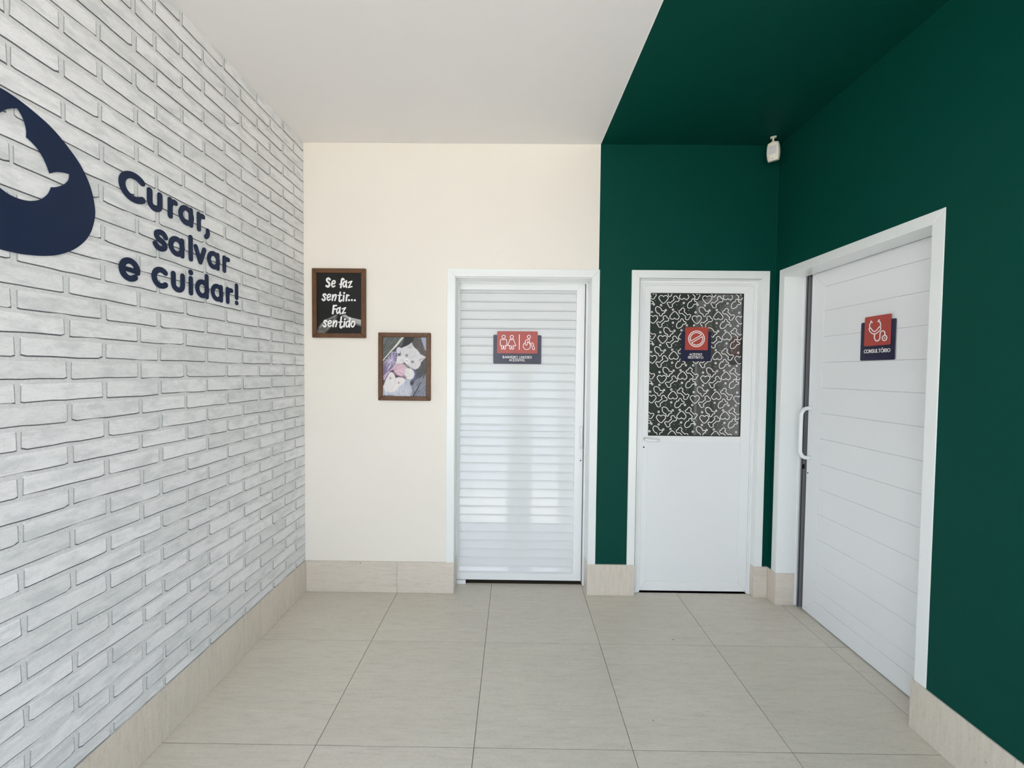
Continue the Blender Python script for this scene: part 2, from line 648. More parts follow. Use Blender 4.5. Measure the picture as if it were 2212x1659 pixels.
tcache = {}
for i in range(-1, 5):
    for j in range(-1, 9):
        xa = max(TX0 + i * TS, XL + 0.0005) + G
        xb = min(TX0 + (i + 1) * TS, XR + 0.25) - G
        yb = min(TY0 - j * TS, 0.235) - G
        ya = max(TY0 - (j + 1) * TS, FRONT_Y) + G
        if i == 4:
            yb = min(yb, 0.0)
        if xb - xa < 0.02 or yb - ya < 0.02:
            continue
        key = (round(xb - xa, 4), round(yb - ya, 4))
        if key not in tcache:
            tcache[key] = tile_mesh(*key)
        o = bpy.data.objects.new('tile', tcache[key])
        COL.objects.link(o)
        o.parent = floor
        o.location = ((xa + xb) / 2, (ya + yb) / 2, 0)

# ------------------------------------------------------------------ left wall: brick wallpaper pieces in low relief
wall_left = empty('wall_left', (XL, 0, 0), kind='structure')
mb = MB()
mb.box(XL - 0.2, XL, SIDE_Y, 0.012, 0, H + 0.05)
mb.box(XL - 0.2, XL, FRONT_Y, SIDE_Y, 2.68, H + 0.05)
mb.build('mortar_bed', M['mortar'], wall_left)

PITCH = 0.0634
ODD = [0.128, -0.107, -0.342, -0.577, -0.811, -1.043, -1.247, -1.482]
EVEN = [0.012, -0.218, -0.452, -0.687, -0.922, -1.125, -1.355]
while ODD[-1] > SIDE_Y:
    ODD.append(ODD[-1] - 0.2345)
while EVEN[-1] > SIDE_Y:
    EVEN.append(EVEN[-1] - 0.2345)
FLw = FL(XL)


def brick_into(mb, ua, ub, va, vb, r):
    """one brick: irregular face, printed shadow on the lower arris, grey ends"""
    t = 0.0016 + r.uniform(-0.0003, 0.0004)
    k = 7
    tilt = r.uniform(-0.0013, 0.0013)
    cb = r.choice([0.0015, 0.002, 0.003, 0.008])
    cb2 = r.choice([0.0015, 0.002, 0.003, 0.007])
    bot = []
    wob = 0.0
    for i in range(k):
        s = i / (k - 1)
        wob = wob * 0.5 + r.uniform(-0.0017, 0.0017)
        v = va + wob + tilt * (s - 0.5) * 2
        if i == 0:
            v += cb * 0.6
        if i == k - 1:
            v += cb2 * 0.6
        bot.append((ua + (ub - ua) * s, v))
    bot[1] = (ua + cb + 0.004, bot[1][1])
    bot[-2] = (ub - cb2 - 0.004, bot[-2][1])
    tt = r.uniform(-0.0012, 0.0012)
    top = [(ub - r.uniform(0, 0.002), vb - 0.0025), (ub - 0.004, vb + tt), ((ua + ub) / 2, vb + r.uniform(-0.001, 0.001)),
           (ua + 0.004, vb - tt), (ua + r.uniform(0, 0.002), vb - 0.0025)]
    face = bot + top
    nb, nt_ = len(bot), len(top)
    base = []
    dl = r.uniform(0.0040, 0.0054)
    for i, (u, v) in enumerate(face):
        du = dv = 0.0
        if i < nb:
            dv = -dl
            if r.random() < 0.12:
                dv *= 0.4
            if i == 0:
                du = -0.0018
            if i == nb - 1:
                du = 0.0045
        else:
            dv = 0.0012
            if i == nb:
                du, dv = 0.0045, 0.0
            if i == nb + nt_ - 1:
                du, dv = -0.0018, 0.0
        base.append((u + du, v + dv))
    n = len(face)
    vs_ = [FLw(u, v, t) for u, v in face] + [FLw(u, v, -0.0005) for u, v in base]
    mb.add(vs_, [tuple(range(n))], 0)
    n0 = len(mb.v) - 2 * n
    for i in range(n):
        j = (i + 1) % n
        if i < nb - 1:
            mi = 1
        elif i == nb - 1:
            mi = 2
        elif i == n - 1:
            mi = 3
        else:
            mi = 0
        mb.f.append((n0 + i, n0 + j, n0 + n + j, n0 + n + i))
        mb.mi.append(mi)


rb = random.Random(21)
bricks = []
for k in range(-17, 25):
    zc = 1.2875 + PITCH * k
    js = ODD if k % 2 else EVEN
    for a, b in zip(js, js[1:]):
        ub = min(a - 0.0075 + rb.uniform(-0.0035, 0.0025), 0.0085)
        ua = max(b + 0.0065 + rb.uniform(-0.0025, 0.0035), SIDE_Y)
        va = max(zc - 0.0245 + rb.uniform(-0.0008, 0.0008), 0.2035)
        vb = min(zc + 0.0250 + rb.uniform(-0.001, 0.001), H - 0.003)
        if ub - ua < 0.012 or vb - va < 0.012:
            continue
        corners = [proj(FLw(u, v)) for u in (ua, ub) for v in (va, vb)]
        vis = any(c and -5 < c[0] < 2212 and -5 < c[1] < 1664 for c in corners)
        bricks.append((ua, ub, va, vb, vis))
mats_b = [M['brick'], M['shadow_line'], M['joint'], M['joint_mid']]
vis_list = [b for b in bricks if b[4]]
vis_list.sort(key=lambda b: b[0])
rest = MB()
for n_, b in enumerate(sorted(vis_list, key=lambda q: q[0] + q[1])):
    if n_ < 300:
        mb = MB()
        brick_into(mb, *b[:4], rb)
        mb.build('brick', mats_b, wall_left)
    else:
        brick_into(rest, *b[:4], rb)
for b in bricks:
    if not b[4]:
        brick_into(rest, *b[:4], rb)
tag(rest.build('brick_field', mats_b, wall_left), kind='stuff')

# ------------------------------------------------------------------ skirting of stone tiles
def skirting(name, boxes):
    e = empty(name, (0, 0, 0), kind='structure')
    for x0, x1, y0_, y1_, mat in boxes:
        q = MB()
        q.box(x0, x1, y0_, y1_, 0.0005, 0.1995)
        q.build('tile', M[mat], e, bevel=0.0008)
    return e


bl = [(XL, -1.3246, -0.1300 + 0.0005, 0.0, 'base_v')]
yy = -0.1300
cuts = [c for c in [-0.1300, TY0, TY0 - TS, TY0 - 2 * TS, TY0 - 3 * TS, TY0 - 4 * TS, TY0 - 5 * TS, TY0 - 6 * TS, TY0 - 7 * TS] if c > SIDE_Y - 0.01]
for a, b in zip(cuts, cuts[1:]):
    bl.append((XL, -1.3246, b + 0.0006, a - 0.0006, 'base_v'))
skirting('baseboard_left', bl)
skirting('baseboard_back', [
    (-1.3245, TX0 - 0.0005, 0.0, WY, 'base_h'),
    (TX0 + 0.0005, -0.3765, 0.0, WY, 'base_h'),
    (D1[0] - 0.001, -0.3760, WY, 0.125, 'base_v'),
    (0.4740, 0.4775, WY, 0.125, 'base_v'),
    (0.4745, 0.7755, 0.0, WY + 0.001, 'base_v'),
    (1.5336, XR - 0.0035, 0.0, WY + 0.001, 'base_h'),
    (1.5326, 1.5360, WY + 0.0015, 0.043, 'base_h'),
])
br_ = [(1.6185, XR, -0.0790, -0.0005, 'base_v'), (1.6190, 1.7340, -0.0830, -0.0795, 'base_h')]
yc = -0.9400
for a, b in zip([-0.9400, -1.2854, -1.8854, -2.4854], [-1.2854, -1.8854, -2.4854, SIDE_Y]):
    br_.append((1.6145, XR, b + 0.0006, a - 0.0006, 'base_v'))
br_.append((XR + 0.0002, 1.7350, R1_ + 0.0005, -0.9401, 'base_h'))
skirting('baseboard_right', br_)


# ------------------------------------------------------------------ door pieces
def casing3(parent, fr, u0, u1, z0, top, w, t, mat, name='casing', z0b=None):
    z0b = z0 if z0b is None else z0b
    for poly in ([(u0, z0), (u0 + w, z0), (u0 + w, top - w), (u0, top)],
                 [(u1 - w, z0b), (u1, z0b), (u1, top), (u1 - w, top - w)],
                 [(u0, top), (u0 + w, top - w), (u1 - w, top - w), (u1, top)]):
        q = MB()
        c = (sum(p[0] for p in poly) / 4, sum(p[1] for p in poly) / 4)
        poly = [(p[0] + (0.0003 if p[0] < c[0] else -0.0003) * (1 if name == 'casing' else 1), p[1]) for p in poly]
        prism(q, fr, poly, 0.0, t)
        q.build(name, mat, parent, bevel=0.0012)


def mitred(parent, fr, u0, u1, v0, v1, wl, wr, wt, wb, n0, n1, mat, names=('stile', 'stile', 'rail', 'rail'), bevel=0.0008):
    g = 0.00035
    polys = [
        [(u0, v0), (u0 + wl, v0 + wb), (u0 + wl, v1 - wt), (u0, v1)],
        [(u1, v0), (u1, v1), (u1 - wr, v1 - wt), (u1 - wr, v0 + wb)],
        [(u0 + g, v1), (u0 + wl + g, v1 - wt), (u1 - wr - g, v1 - wt), (u1 - g, v1)],
        [(u0 + g, v0), (u1 - g, v0), (u1 - wr - g, v0 + wb), (u0 + wl + g, v0 + wb)]]
    out = []
    for poly, nm in zip(polys, names):
        q = MB()
        prism(q, fr, poly, n0, n1)
        out.append(q.build(nm, mat, parent, bevel=bevel))
    return out


# ---- door 1, louvred sliding door
door_1 = empty('door_1', (0.05, 0.1, 0), kind='structure')
fb0 = FB(WY)
casing3(door_1, fb0, -0.4290, 0.5255, 0.2000, 2.0645, 0.0490, 0.0105, M['alu_matt'])
q = MB(); q.box(-0.3800, -0.3772, 0.0, 0.22, 0.2002, DT - 0.001); q.build('jamb', M['alu_matt'], door_1)
q = MB(); q.box(0.4752, 0.4762, 0.0, 0.22, 0.2002, DT - 0.001); q.build('jamb', M['alu_matt'], door_1)
q = MB(); q.box(-0.3800, 0.4762, 0.0, 0.22, DT - 0.0045, DT - 0.0005); q.build('jamb', M['alu_matt'], door_1)
q = MB(); q.box(-0.3772, 0.4752, 0.118, 0.124, 2.000, DT - 0.0045); q.build('head_stop', M['alu'], door_1, bevel=0.001)
q = MB(); q.box(-0.3772, -0.3700, 0.112, 0.124, 0.2, DT - 0.0045); q.build('side_stop', M['alu'], door_1, bevel=0.001)
LY = 0.130
fb1 = FB(LY)
mitred(door_1, fb1, -0.4250, 0.4570, 0.0250, 2.0300, 0.0625, 0.0550, 0.0700, 0.0465, -0.035, 0.0, M['alu'])
lips = [1.9402 - 0.0583 * i for i in range(16)]
lips += [0.9805 - 0.05785 * i for i in range(16)]
tops = [1.9600] + lips[:15] + [1.0215] + lips[16:31]
lips = [l for l in lips if l > 0.10]
lips, tops = lips + [1.0218, 0.0720], tops[:len(lips)] + [lips[15], lips[-1]]
for top_, bot_ in zip(tops, lips):
    # profile in (y, z): leans outwards to a rounded lower lip
    t0, t1 = top_ - 0.0006, bot_
    prof = [(LY + 0.0150, t0), (LY + 0.0135, t0 - 0.004)]
    hgt = t0 - t1
    prof += [(LY + 0.0135 - 0.0062 * s, t0 - 0.004 - (hgt - 0.0135) * s) for s in (0.35, 0.7, 1.0)]
    prof += [(LY + 0.0048, t1 + 0.0078), (LY + 0.0026, t1 + 0.0060), (LY + 0.0012, t1 + 0.0036), (LY + 0.0010, t1 + 0.0016), (LY + 0.0022, t1), (LY + 0.0140, t1 + 0.0004), (LY + 0.019, t1)]
    prof += [(LY + 0.019, t0)]
    q = MB()
    n = len(prof)
    q.add([(-0.3640, y, z) for y, z in prof] + [(0.4035, y, z) for y, z in prof],
          [tuple(range(n)), tuple(range(2 * n - 1, n - 1, -1))] + [(i, (i + 1) % n, n + (i + 1) % n, n + i) for i in range(n)])
    q.build('slat', M['slat'], door_1)
q = MB()
prism(q, fb1, rect(-0.3635, 0.4025, 1.0180, 1.0215), -0.012, -0.001)
q.build('middle_rail', M['alu'], door_1)
q = MB(); q.box(0.4617, 0.4752, 0.112, 0.20, 0.003, DT - 0.005); q.build('receiver_post', M['alu'], door_1, bevel=0.002)
q = MB(); q.box(-0.3745, -0.3140, 0.118, 0.128, 0.0005, 0.0245); q.build('floor_guide', M['alu'], door_1, bevel=0.001)
q = MB(); prism(q, fb1, rrect(0.4365, 0.4475, 0.9150, 1.0650, 0.003, 3), 0.0, 0.006)
hb = q.build('handle', M['alu'], door_1, bevel=0.001)
q = MB(); tube(q, [(0.4420, LY - 0.004, 0.9230), (0.4420, LY - 0.022, 0.9240), (0.4420, LY - 0.026, 0.9300), (0.4420, LY - 0.026, 1.0510), (0.4420, LY - 0.022, 1.0570), (0.4420, LY - 0.004, 1.0580)], 0.0062, 10)
q.build('grip', M['alu'], hb, smooth=True)
q = MB(); prism(q, fb1, rrect(0.4345, 0.4500, 0.8080, 0.8520, 0.0077, 6), 0.0, 0.003)
lk = q.build('lock', M['alu'], door_1, bevel=0.0008)
q = MB(); ribbon(q, fb1, [(0.4430, 0.8370)], 0.0085, 0.002, 0.0036); q.build('keyhole', M['black'], lk)
for zz in (0.8135, 0.8492):
    q = MB(); ribbon(q, fb1, [(0.4430, zz)], 0.003, 0.002, 0.0038); q.build('screw', M['chrome'], lk)

# ---- door 2, hinged door with a patterned pane
door_2 = empty('door_2', (1.15, 0.05, 0), kind='structure')
casing3(door_2, FB(WY + 0.0015), 0.7250, 1.5830, 0.1998, 2.0645, 0.0490, 0.0120, M['alu_matt'])
q = MB(); q.box(0.7765, 0.7780, 0.0, 0.07, 0.2, DT - 0.001); q.build('jamb', M['alu_matt'], door_2)
q = MB(); q.box(1.5338, 1.5350, 0.0, 0.042, 0.2, DT - 0.001); q.build('jamb', M['alu_matt'], door_2)
q = MB(); q.box(0.7765, 1.5350, 0.0, 0.07, DT - 0.003, DT); q.build('jamb', M['alu_matt'], door_2)
fb2 = FB(0.050)
mitred(door_2, fb2, 0.7780, 1.5345, -0.055, 2.0095, 0.0300, 0.0130, 0.0170, 0.055, -0.03, 0.0075, M['alu'], ('frame_post', 'frame_post', 'frame_head', 'sill'))
mitred(door_2, fb2, 0.8090, 1.5215, -0.04, 1.9920, 0.0130, 0.0080, 0.0100, 0.04, -0.03, 0.0035, M['alu'], ('door_stop', 'door_stop', 'door_stop', 'sill'))
mitred(door_2, fb2, 0.8235, 1.5128, 0.0100, 1.9815, 0.0375, 0.0593, 0.0480, 0.0640, -0.035, 0.0, M['alu'])
q = MB(); prism(q, fb2, rect(0.8612, 1.4533, 0.9790, 1.0205), -0.03, -0.0004); q.build('middle_rail', M['alu'], door_2, bevel=0.0008)
q = MB(); prism(q, fb2, rect(0.8580, 1.4550, 0.0700, 0.9792), -0.02, -0.0035); q.build('lower_panel', M['alu_panel'], door_2)
q = MB(); prism(q, fb2, rect(0.8600, 1.4545, 1.0180, 1.9360), -0.014, -0.0075)
pane = q.build('glass_pane', M['film'], door_2)
gk = MB()
for r_ in (rect(0.8612, 0.8640, 1.0207, 1.9333), rect(1.4480, 1.4533, 1.0207, 1.9333), rect(0.8612, 1.4533, 1.9290, 1.9333), rect(0.8612, 1.4533, 1.0207, 1.0255)):
    prism(gk, fb2, r_, -0.0076, -0.0040)
gk.build('gasket', M['gasket'], pane)

# printed motifs: hearts, bones, drumsticks, rings and dots in white line
S = 0.000709
HEART = [(920, 280), (795, 155), (784, 95), (825, 46), (885, 48), (920, 78), (955, 48), (1015, 46), (1056, 95), (1045, 155)]
HEART = [((x - 920) * .3, -(y - 155) * .3) for x, y in HEART]
BONE = [(2, 868), (8, 838), (50, 818), (100, 835), (152, 786), (205, 738), (185, 690), (205, 650), (250, 632), (290, 655), (305, 690), (348, 712), (358, 755), (325, 798), (258, 796), (205, 844), (150, 893), (165, 930), (145, 970), (100, 984), (60, 962), (42, 922)]
BONE = [((x - 180) * .3, -(y - 808) * .3) for x, y in BONE]
DRUM = [(350, 388), (312, 330), (330, 250), (378, 195), (425, 182), (438, 130), (480, 106), (515, 140), (530, 180), (585, 205), (597, 238), (560, 266), (505, 272), (485, 320), (430, 372)]
DRUM = [((x - 440) * .3, -(y - 245) * .3) for x, y in DRUM]
cell = [('H', 390, 315, 0), ('H', 300, 495, 0), ('B', 478, 337, 0), ('B', 388, 515, 0), ('D', 645, 350, 0), ('D', 550, 530, 0),
        ('H', 493, 460, 1), ('H', 575, 640, 1), ('B', 585, 445, 2), ('B', 664, 622, 2), ('D', 358, 425, 1), ('D', 437, 610, 1)]
rings = [(305, 362), (370, 368), (573, 347), (413, 413), (478, 408), (288, 430), (480, 525), (605, 547), (278, 547), (368, 612), (495, 597), (558, 592)]
dots = [(319, 328), (362, 390), (510, 365), (518, 408), (556, 362), (600, 323), (572, 378), (618, 412), (363, 463), (350, 545), (518, 492), (530, 508), (478, 557), (430, 545), (455, 640), (602, 600), (645, 560), (392, 570)]
PX0, PX1, PZ0, PZ1 = 0.8645, 1.4475, 1.0260, 1.9285


def clip_runs(pts, closed):
    """keep the runs of a dense polyline inside the pane"""
    P = list(pts) + ([pts[0]] if closed else [])
    D = []
    for a, b in zip(P, P[1:]):
        for s in (0, 0.5):
            D.append((a[0] + (b[0] - a[0]) * s, a[1] + (b[1] - a[1]) * s))
    D.append(P[-1])
    ins = [PX0 <= p[0] <= PX1 and PZ0 <= p[1] <= PZ1 for p in D]
    if all(ins):
        return [(D[:-1], True)] if closed else [(D, False)]
    runs, cur = [], []
    for p, i in zip(D, ins):
        if i:
            cur.append(p)
        else:
            if len(cur) > 2:
                runs.append((cur, False))
            cur = []
    if len(cur) > 2:
        runs.append((cur, False))
    return runs


fp = MB()
shapes = {'H': HEART, 'B': BONE, 'D': DRUM}
for ci in range(-2, 3):
    for cj in range(-3, 6):
        bx = 0.9442 + ci * 0.2783 - 390 * S
        bz = 1.8947 - cj * 0.2549 + 315 * S
        for kd, x, y, fl in cell:
            pts = shapes[kd]
            if fl == 1:
                pts = [(a, -b) for a, b in pts]
            elif fl == 2:
                pts = [(-a, b) for a, b in pts]
            pts = [(bx + (x + a) * S, bz - (y - b) * S) for a, b in pts]
            if max(p[0] for p in pts) < PX0 or min(p[0] for p in pts) > PX1 or max(p[1] for p in pts) < PZ0 or min(p[1] for p in pts) > PZ1:
                continue
            for run, cl in clip_runs(catmull(pts, True, 3), True):
                ribbon(fp, fb2, run, 0.0041, -0.0074, -0.0068, closed=cl, side=False)
        for x, y in rings:
            c = (bx + x * S, bz - y * S)
            if PX0 + 0.007 < c[0] < PX1 - 0.007 and PZ0 + 0.007 < c[1] < PZ1 - 0.007:
                ribbon(fp, fb2, circ(c[0], c[1], 0.0051, 12), 0.0038, -0.0074, -0.0068, closed=True, side=False)
        for x, y in dots:
            c = (bx + x * S, bz - y * S)
            if PX0 + 0.004 < c[0] < PX1 - 0.004 and PZ0 + 0.004 < c[1] < PZ1 - 0.004:
                k = 6
                fp.add([fb2(c[0] + 0.0019 * math.cos(2 * math.pi * i / k), c[1] + 0.0019 * math.sin(2 * math.pi * i / k), -0.0068) for i in range(k)], [tuple(range(k))])
tag(fp.build('printed_motifs', M['white_print'], pane), label='white outline hearts, bones and drumsticks printed on the dark pane', kind='stuff')

# lever handle and lock of door 2
q = MB()
prism(q, fb2, rrect(0.8270, 0.8500, 0.9890, 1.0120, 0.0110, 6), 0.0, 0.008)
hd = q.build('handle', M['alu'], door_2, bevel=0.001)
q = MB()
pth = [(0.8385, 0.046, 1.0010), (0.8385, 0.020, 1.0010), (0.8400, 0.008, 1.0005), (0.8480, 0.002, 0.9998), (0.8620, 0.0, 0.9990), (0.8900, 0.0, 0.9985), (0.9130, 0.0, 0.9985)]
tube(q, pth, 0.0085, 12)
lv = q.build('lever', M['alu'], hd, smooth=True)
q = MB(); prism(q, fb2, rrect(0.8260, 0.8425, 0.9270, 0.9560, 0.0080, 6), 0.0, 0.003)
lk = q.build('lock', M['alu'], door_2, bevel=0.0008)
q = MB(); ribbon(q, fb2, [(0.8345, 0.9465)], 0.0095, 0.002, 0.0036); q.build('keyhole', M['black'], lk)

# ---- door 3, boarded sliding door in the right wall
door_3 = empty('door_3', (1.75, -0.5, 0), kind='structure')
fr0 = FR(XR)
casing3(door_3, fr0, 0.0350, 0.9975, 0.1998, 2.0600, 0.0470, 0.0040, M['alu_matt'], z0b=0.1998)
q = MB(); q.box(XR - 0.003, 1.7350, R0_ - 0.0010, R0_, 0.2, DT - 0.001); q.build('jamb', M['alu_matt'], door_3)
q = MB(); q.box(XR - 0.003, 1.7480, R1_, R1_ + 0.0012, 0.2, DT - 0.001); q.build('jamb', M['alu_matt'], door_3)
q = MB(); q.box(XR - 0.003, 1.7480, R1_, R0_, DT - 0.001, DT + 0.001); q.build('jamb', M['alu_matt'], door_3)
q = MB(); q.box(1.7340, 1.7480, R0_ - 0.0060, R0_ + 0.001, 0.003, DT - 0.001); q.build('side_stop', M['alu'], door_3, bevel=0.0015)
q = MB(); q.box(1.7480, 1.8600, -0.0960, -0.0790, 0.001, DT); q.build('receiver_channel', M['grey_metal'], door_3)
q = MB(); q.box(1.7480, 1.7510, -0.0990, -0.0955, 0.001, DT); q.build('receiver_lip', M['gasket'], door_3)
q = MB(); q.box(1.7500, 1.7620, -0.1020, -0.0950, 0.852, 0.880); q.build('lock_strike', M['black'], door_3, bevel=0.003)
fr3 = FR(1.7550)
mitred(door_3, fr3, 0.1260, 1.0600, 0.0060, 2.0230, 0.0975, 0.0900, 0.0995, 0.0985, -0.035, 0.0, M['alu_panel'], bevel=0.0009)
bz = [1.9232] + [1.7855 - 0.1457 * i for i in range(12)] + [0.1047]
bz = [z for z in bz if z >= 0.1047]
bz = sorted(set(round(z, 4) for z in bz), reverse=True)
if bz[-2] - bz[-1] < 0.03:
    bz.pop(-2)
for a, b in zip(bz, bz[1:]):
    q = MB()
    prism(q, fr3, rect(0.2238, 0.9695, b + 0.0004, a - 0.0004), -0.018, -0.0012)
    q.build('board', M['alu_panel'], door_3, bevel=0.0013)
q = MB()
pth = [(1.7550, -0.1500, 1.2250), (1.7250, -0.1500, 1.2230), (1.7080, -0.1500, 1.2130), (1.6990, -0.1500, 1.1960), (1.6960, -0.1500, 1.1700),
       (1.6960, -0.1500, 0.9850), (1.6990, -0.1500, 0.9590), (1.7080, -0.1500, 0.9420), (1.7250, -0.1500, 0.9320), (1.7550, -0.1500, 0.9300)]
tube(q, [tuple(p) for p in catmull(pth, per=4)], 0.0112, 14)
q.build('handle', M['alu'], door_3, smooth=True)
q = MB(); prism(q, fr3, rrect(0.1330, 0.1490, 0.8080, 0.8480, 0.0078, 6), 0.0, 0.0025)
lk = q.build('lock', M['alu'], door_3, bevel=0.0008)
q = MB(); ribbon(q, fr3, [(0.1410, 0.8375)], 0.0090, 0.002, 0.0030); q.build('keyhole', M['black'], lk)
q = MB(); ribbon(q, fr3, [(0.1440, 0.8140)], 0.0045, 0.002, 0.0032); q.build('screw', M['chrome'], lk)

# ------------------------------------------------------------------ slogan and emblem on the brick wall
FLt = FL(XL + 0.0030)
slogan = empty('wall_slogan', (XL + 0.003, -0.9, 1.9), 'dark navy rounded letters of the slogan Curar, salvar e cuidar! on the brick wall', 'lettering')
W = 0.0205


def letter(parts, name='letter'):
    q = MB()
    for kind, pts, *w in parts:
        strokes(q, FLt, kind, pts, w[0] if w else W, 0.0, 0.0025)
    q.build(name, M['navy'], slogan)


def lt_u(x0, x1, base, top):
    r = (x1 - x0) / 2
    cx = (x0 + x1) / 2
    letter([('l', [(x0, top), (x0, base + r)]), ('l', [(x1, top), (x1, base + r)]),
            ('a', [(cx + r * math.cos(math.radians(t)), base + r + r * math.sin(math.radians(t))) for t in range(180, 361, 15)])])


_str = strokes


def strokes(mb, fr, kind, pts, w, n0, n1, mi=0, **kw):
    LAYER[0] += 1
    if kind == 'a':
        n1 += 0.00007 * (LAYER[0] % 5)
        ribbon(mb, fr, pts, w, n0, n1, mi=mi, **kw)
    elif kind == 'r':
        n1 += 0.00007 * (LAYER[0] % 5)
        ribbon(mb, fr, pts, w, n0, n1, closed=True, mi=mi, **kw)
    else:
        _str(mb, fr, kind, pts, w, n0, n1, mi, **kw)


def lt_r(x, base, top, ex):
    letter([('l', [(x, top), (x, base)]), ('c', [(x, top - 0.024), (x + 0.005, top - 0.010), (x + 0.015, top - 0.003), (ex, top - 0.003)])])


def lt_a(cx, stem, base, top, stem_top=None):
    cy = (base + top) / 2
    r = (top - base) / 2 - 0.0006
    letter([('r', circ(cx, cy, r * 0.94, 30, ry=r)), ('l', [(stem, stem_top or top), (stem, base)])])


letter([('a', circ(-1.1360, 2.0485, 0.0450, 30, 48, 312, ry=0.0405), 0.0225)])
lt_u(-1.0765, -1.0335, 2.0085, 2.0665)
lt_r(-0.9885, 2.0080, 2.0690, -0.9640)
lt_a(-0.9115, -0.8885, 2.0080, 2.0680)
lt_r(-0.8465, 2.0070, 2.0690, -0.8225)
letter([('c', [(-0.7975, 2.0170), (-0.7960, 2.0060), (-0.8000, 1.9950), (-0.8075, 1.9870)], 0.0190)], 'comma')
letter([('c', [(-1.0115, 1.9175), (-1.0200, 1.9275), (-1.0340, 1.9300), (-1.0480, 1.9240), (-1.0500, 1.9120), (-1.0400, 1.9020), (-1.0250, 1.8970), (-1.0160, 1.8880), (-1.0180, 1.8760), (-1.0320, 1.8695), (-1.0470, 1.8720), (-1.0565, 1.8815)])])
lt_a(-0.9610, -0.9355, 1.8700, 1.9290)
letter([('l', [(-0.8915, 1.9575), (-0.8915, 1.8700)])])
letter([('l', [(-0.8650, 1.9285), (-0.8415, 1.8710), (-0.8185, 1.9285)])])
lt_a(-0.7650, -0.7400, 1.8695, 1.9290)
lt_r(-0.6990, 1.8700, 1.9290, -0.6730)
letter([('a', [(-1.1800, 1.7600), (-1.1330, 1.7570)], 0.0135), ('a', circ(-1.1585, 1.7605, 0.0282, 26, -8, 312, ry=0.0305))])
letter([('a', circ(-1.0345, 1.7608, 0.0290, 24, 48, 312, ry=0.0300))])
lt_u(-0.9785, -0.9345, 1.7315, 1.7905)
letter([('l', [(-0.8930, 1.7905), (-0.8930, 1.7315)]), ('d', [(-0.8930, 1.8150)], 0.0225)])
lt_a(-0.8325, -0.8070, 1.7310, 1.7905, 1.8190)
lt_a(-0.7455, -0.7215, 1.7315, 1.7905)
lt_r(-0.6790, 1.7325, 1.7910, -0.6530)
letter([('l', [(-0.6185, 1.8190), (-0.6185, 1.7610)]), ('d', [(-0.6185, 1.7370)], 0.0220)], 'exclamation_mark')

outer = [(-1.504, 2.138), (-1.479, 2.136), (-1.453, 2.130), (-1.425, 2.121), (-1.396, 2.109), (-1.372, 2.094), (-1.348, 2.074), (-1.322, 2.049), (-1.302, 2.021),
         (-1.285, 1.985), (-1.275, 1.944), (-1.272, 1.908), (-1.278, 1.872), (-1.289, 1.839), (-1.309, 1.806), (-1.341, 1.773), (-1.380, 1.748), (-1.419, 1.734),
         (-1.461, 1.726), (-1.488, 1.7245), (-1.513, 1.7245), (-1.60, 1.728), (-1.68, 1.752), (-1.735, 1.80), (-1.765, 1.87), (-1.768, 1.93), (-1.745, 2.00), (-1.69, 2.07), (-1.62, 2.12), (-1.55, 2.137)]
h1 = [(-1.505, 2.076), (-1.495, 2.089), (-1.482, 2.100), (-1.468, 2.109)]
h2 = [(-1.468, 2.109), (-1.459, 2.097), (-1.452, 2.079), (-1.449, 2.060), (-1.450, 2.044)]
h3 = [(-1.450, 2.044), (-1.435, 2.036), (-1.422, 2.025), (-1.410, 2.008), (-1.401, 1.988), (-1.396, 1.973)]
h4 = [(-1.396, 1.973), (-1.381, 1.984), (-1.362, 1.992), (-1.344, 1.996)]
h5 = [(-1.344, 1.996), (-1.346, 1.980), (-1.356, 1.963), (-1.369, 1.950), (-1.382, 1.941), (-1.393, 1.936)]
h6 = [(-1.393, 1.936), (-1.399, 1.918), (-1.410, 1.901), (-1.424, 1.887), (-1.442, 1.877), (-1.458, 1.872), (-1.477, 1.871), (-1.494, 1.874), (-1.509, 1.881), (-1.56, 1.91), (-1.60, 1.96), (-1.60, 2.02), (-1.56, 2.045), (-1.52, 2.06), (-1.505, 2.076)]
hole = []
for seg in (h1, h2, h3, h4, h5, h6):
    hole += catmull(seg, per=4)[:-1]
outer = catmull(outer, True, 4)
q = MB()
lp = [[Vector((u, v, 0)) for u, v in outer], [Vector((u, v, 0)) for u, v in hole]]
tris = tessellate_polygon(lp)
allp = outer + hole
q.add([FLt(u, v, 0.0025) for u, v in allp], [tuple(t) for t in tris])
for ring in (outer, hole):
    n = len(ring)
    q.add([FLt(u, v, 0.0025) for u, v in ring] + [FLt(u, v, 0.0) for u, v in ring], [(i, (i + 1) % n, n + (i + 1) % n, n + i) for i in range(n)])
tag(q.build('wall_emblem', M['navy']), 'large navy rounded emblem with an animal shape cut out, on the brick wall', 'emblem')

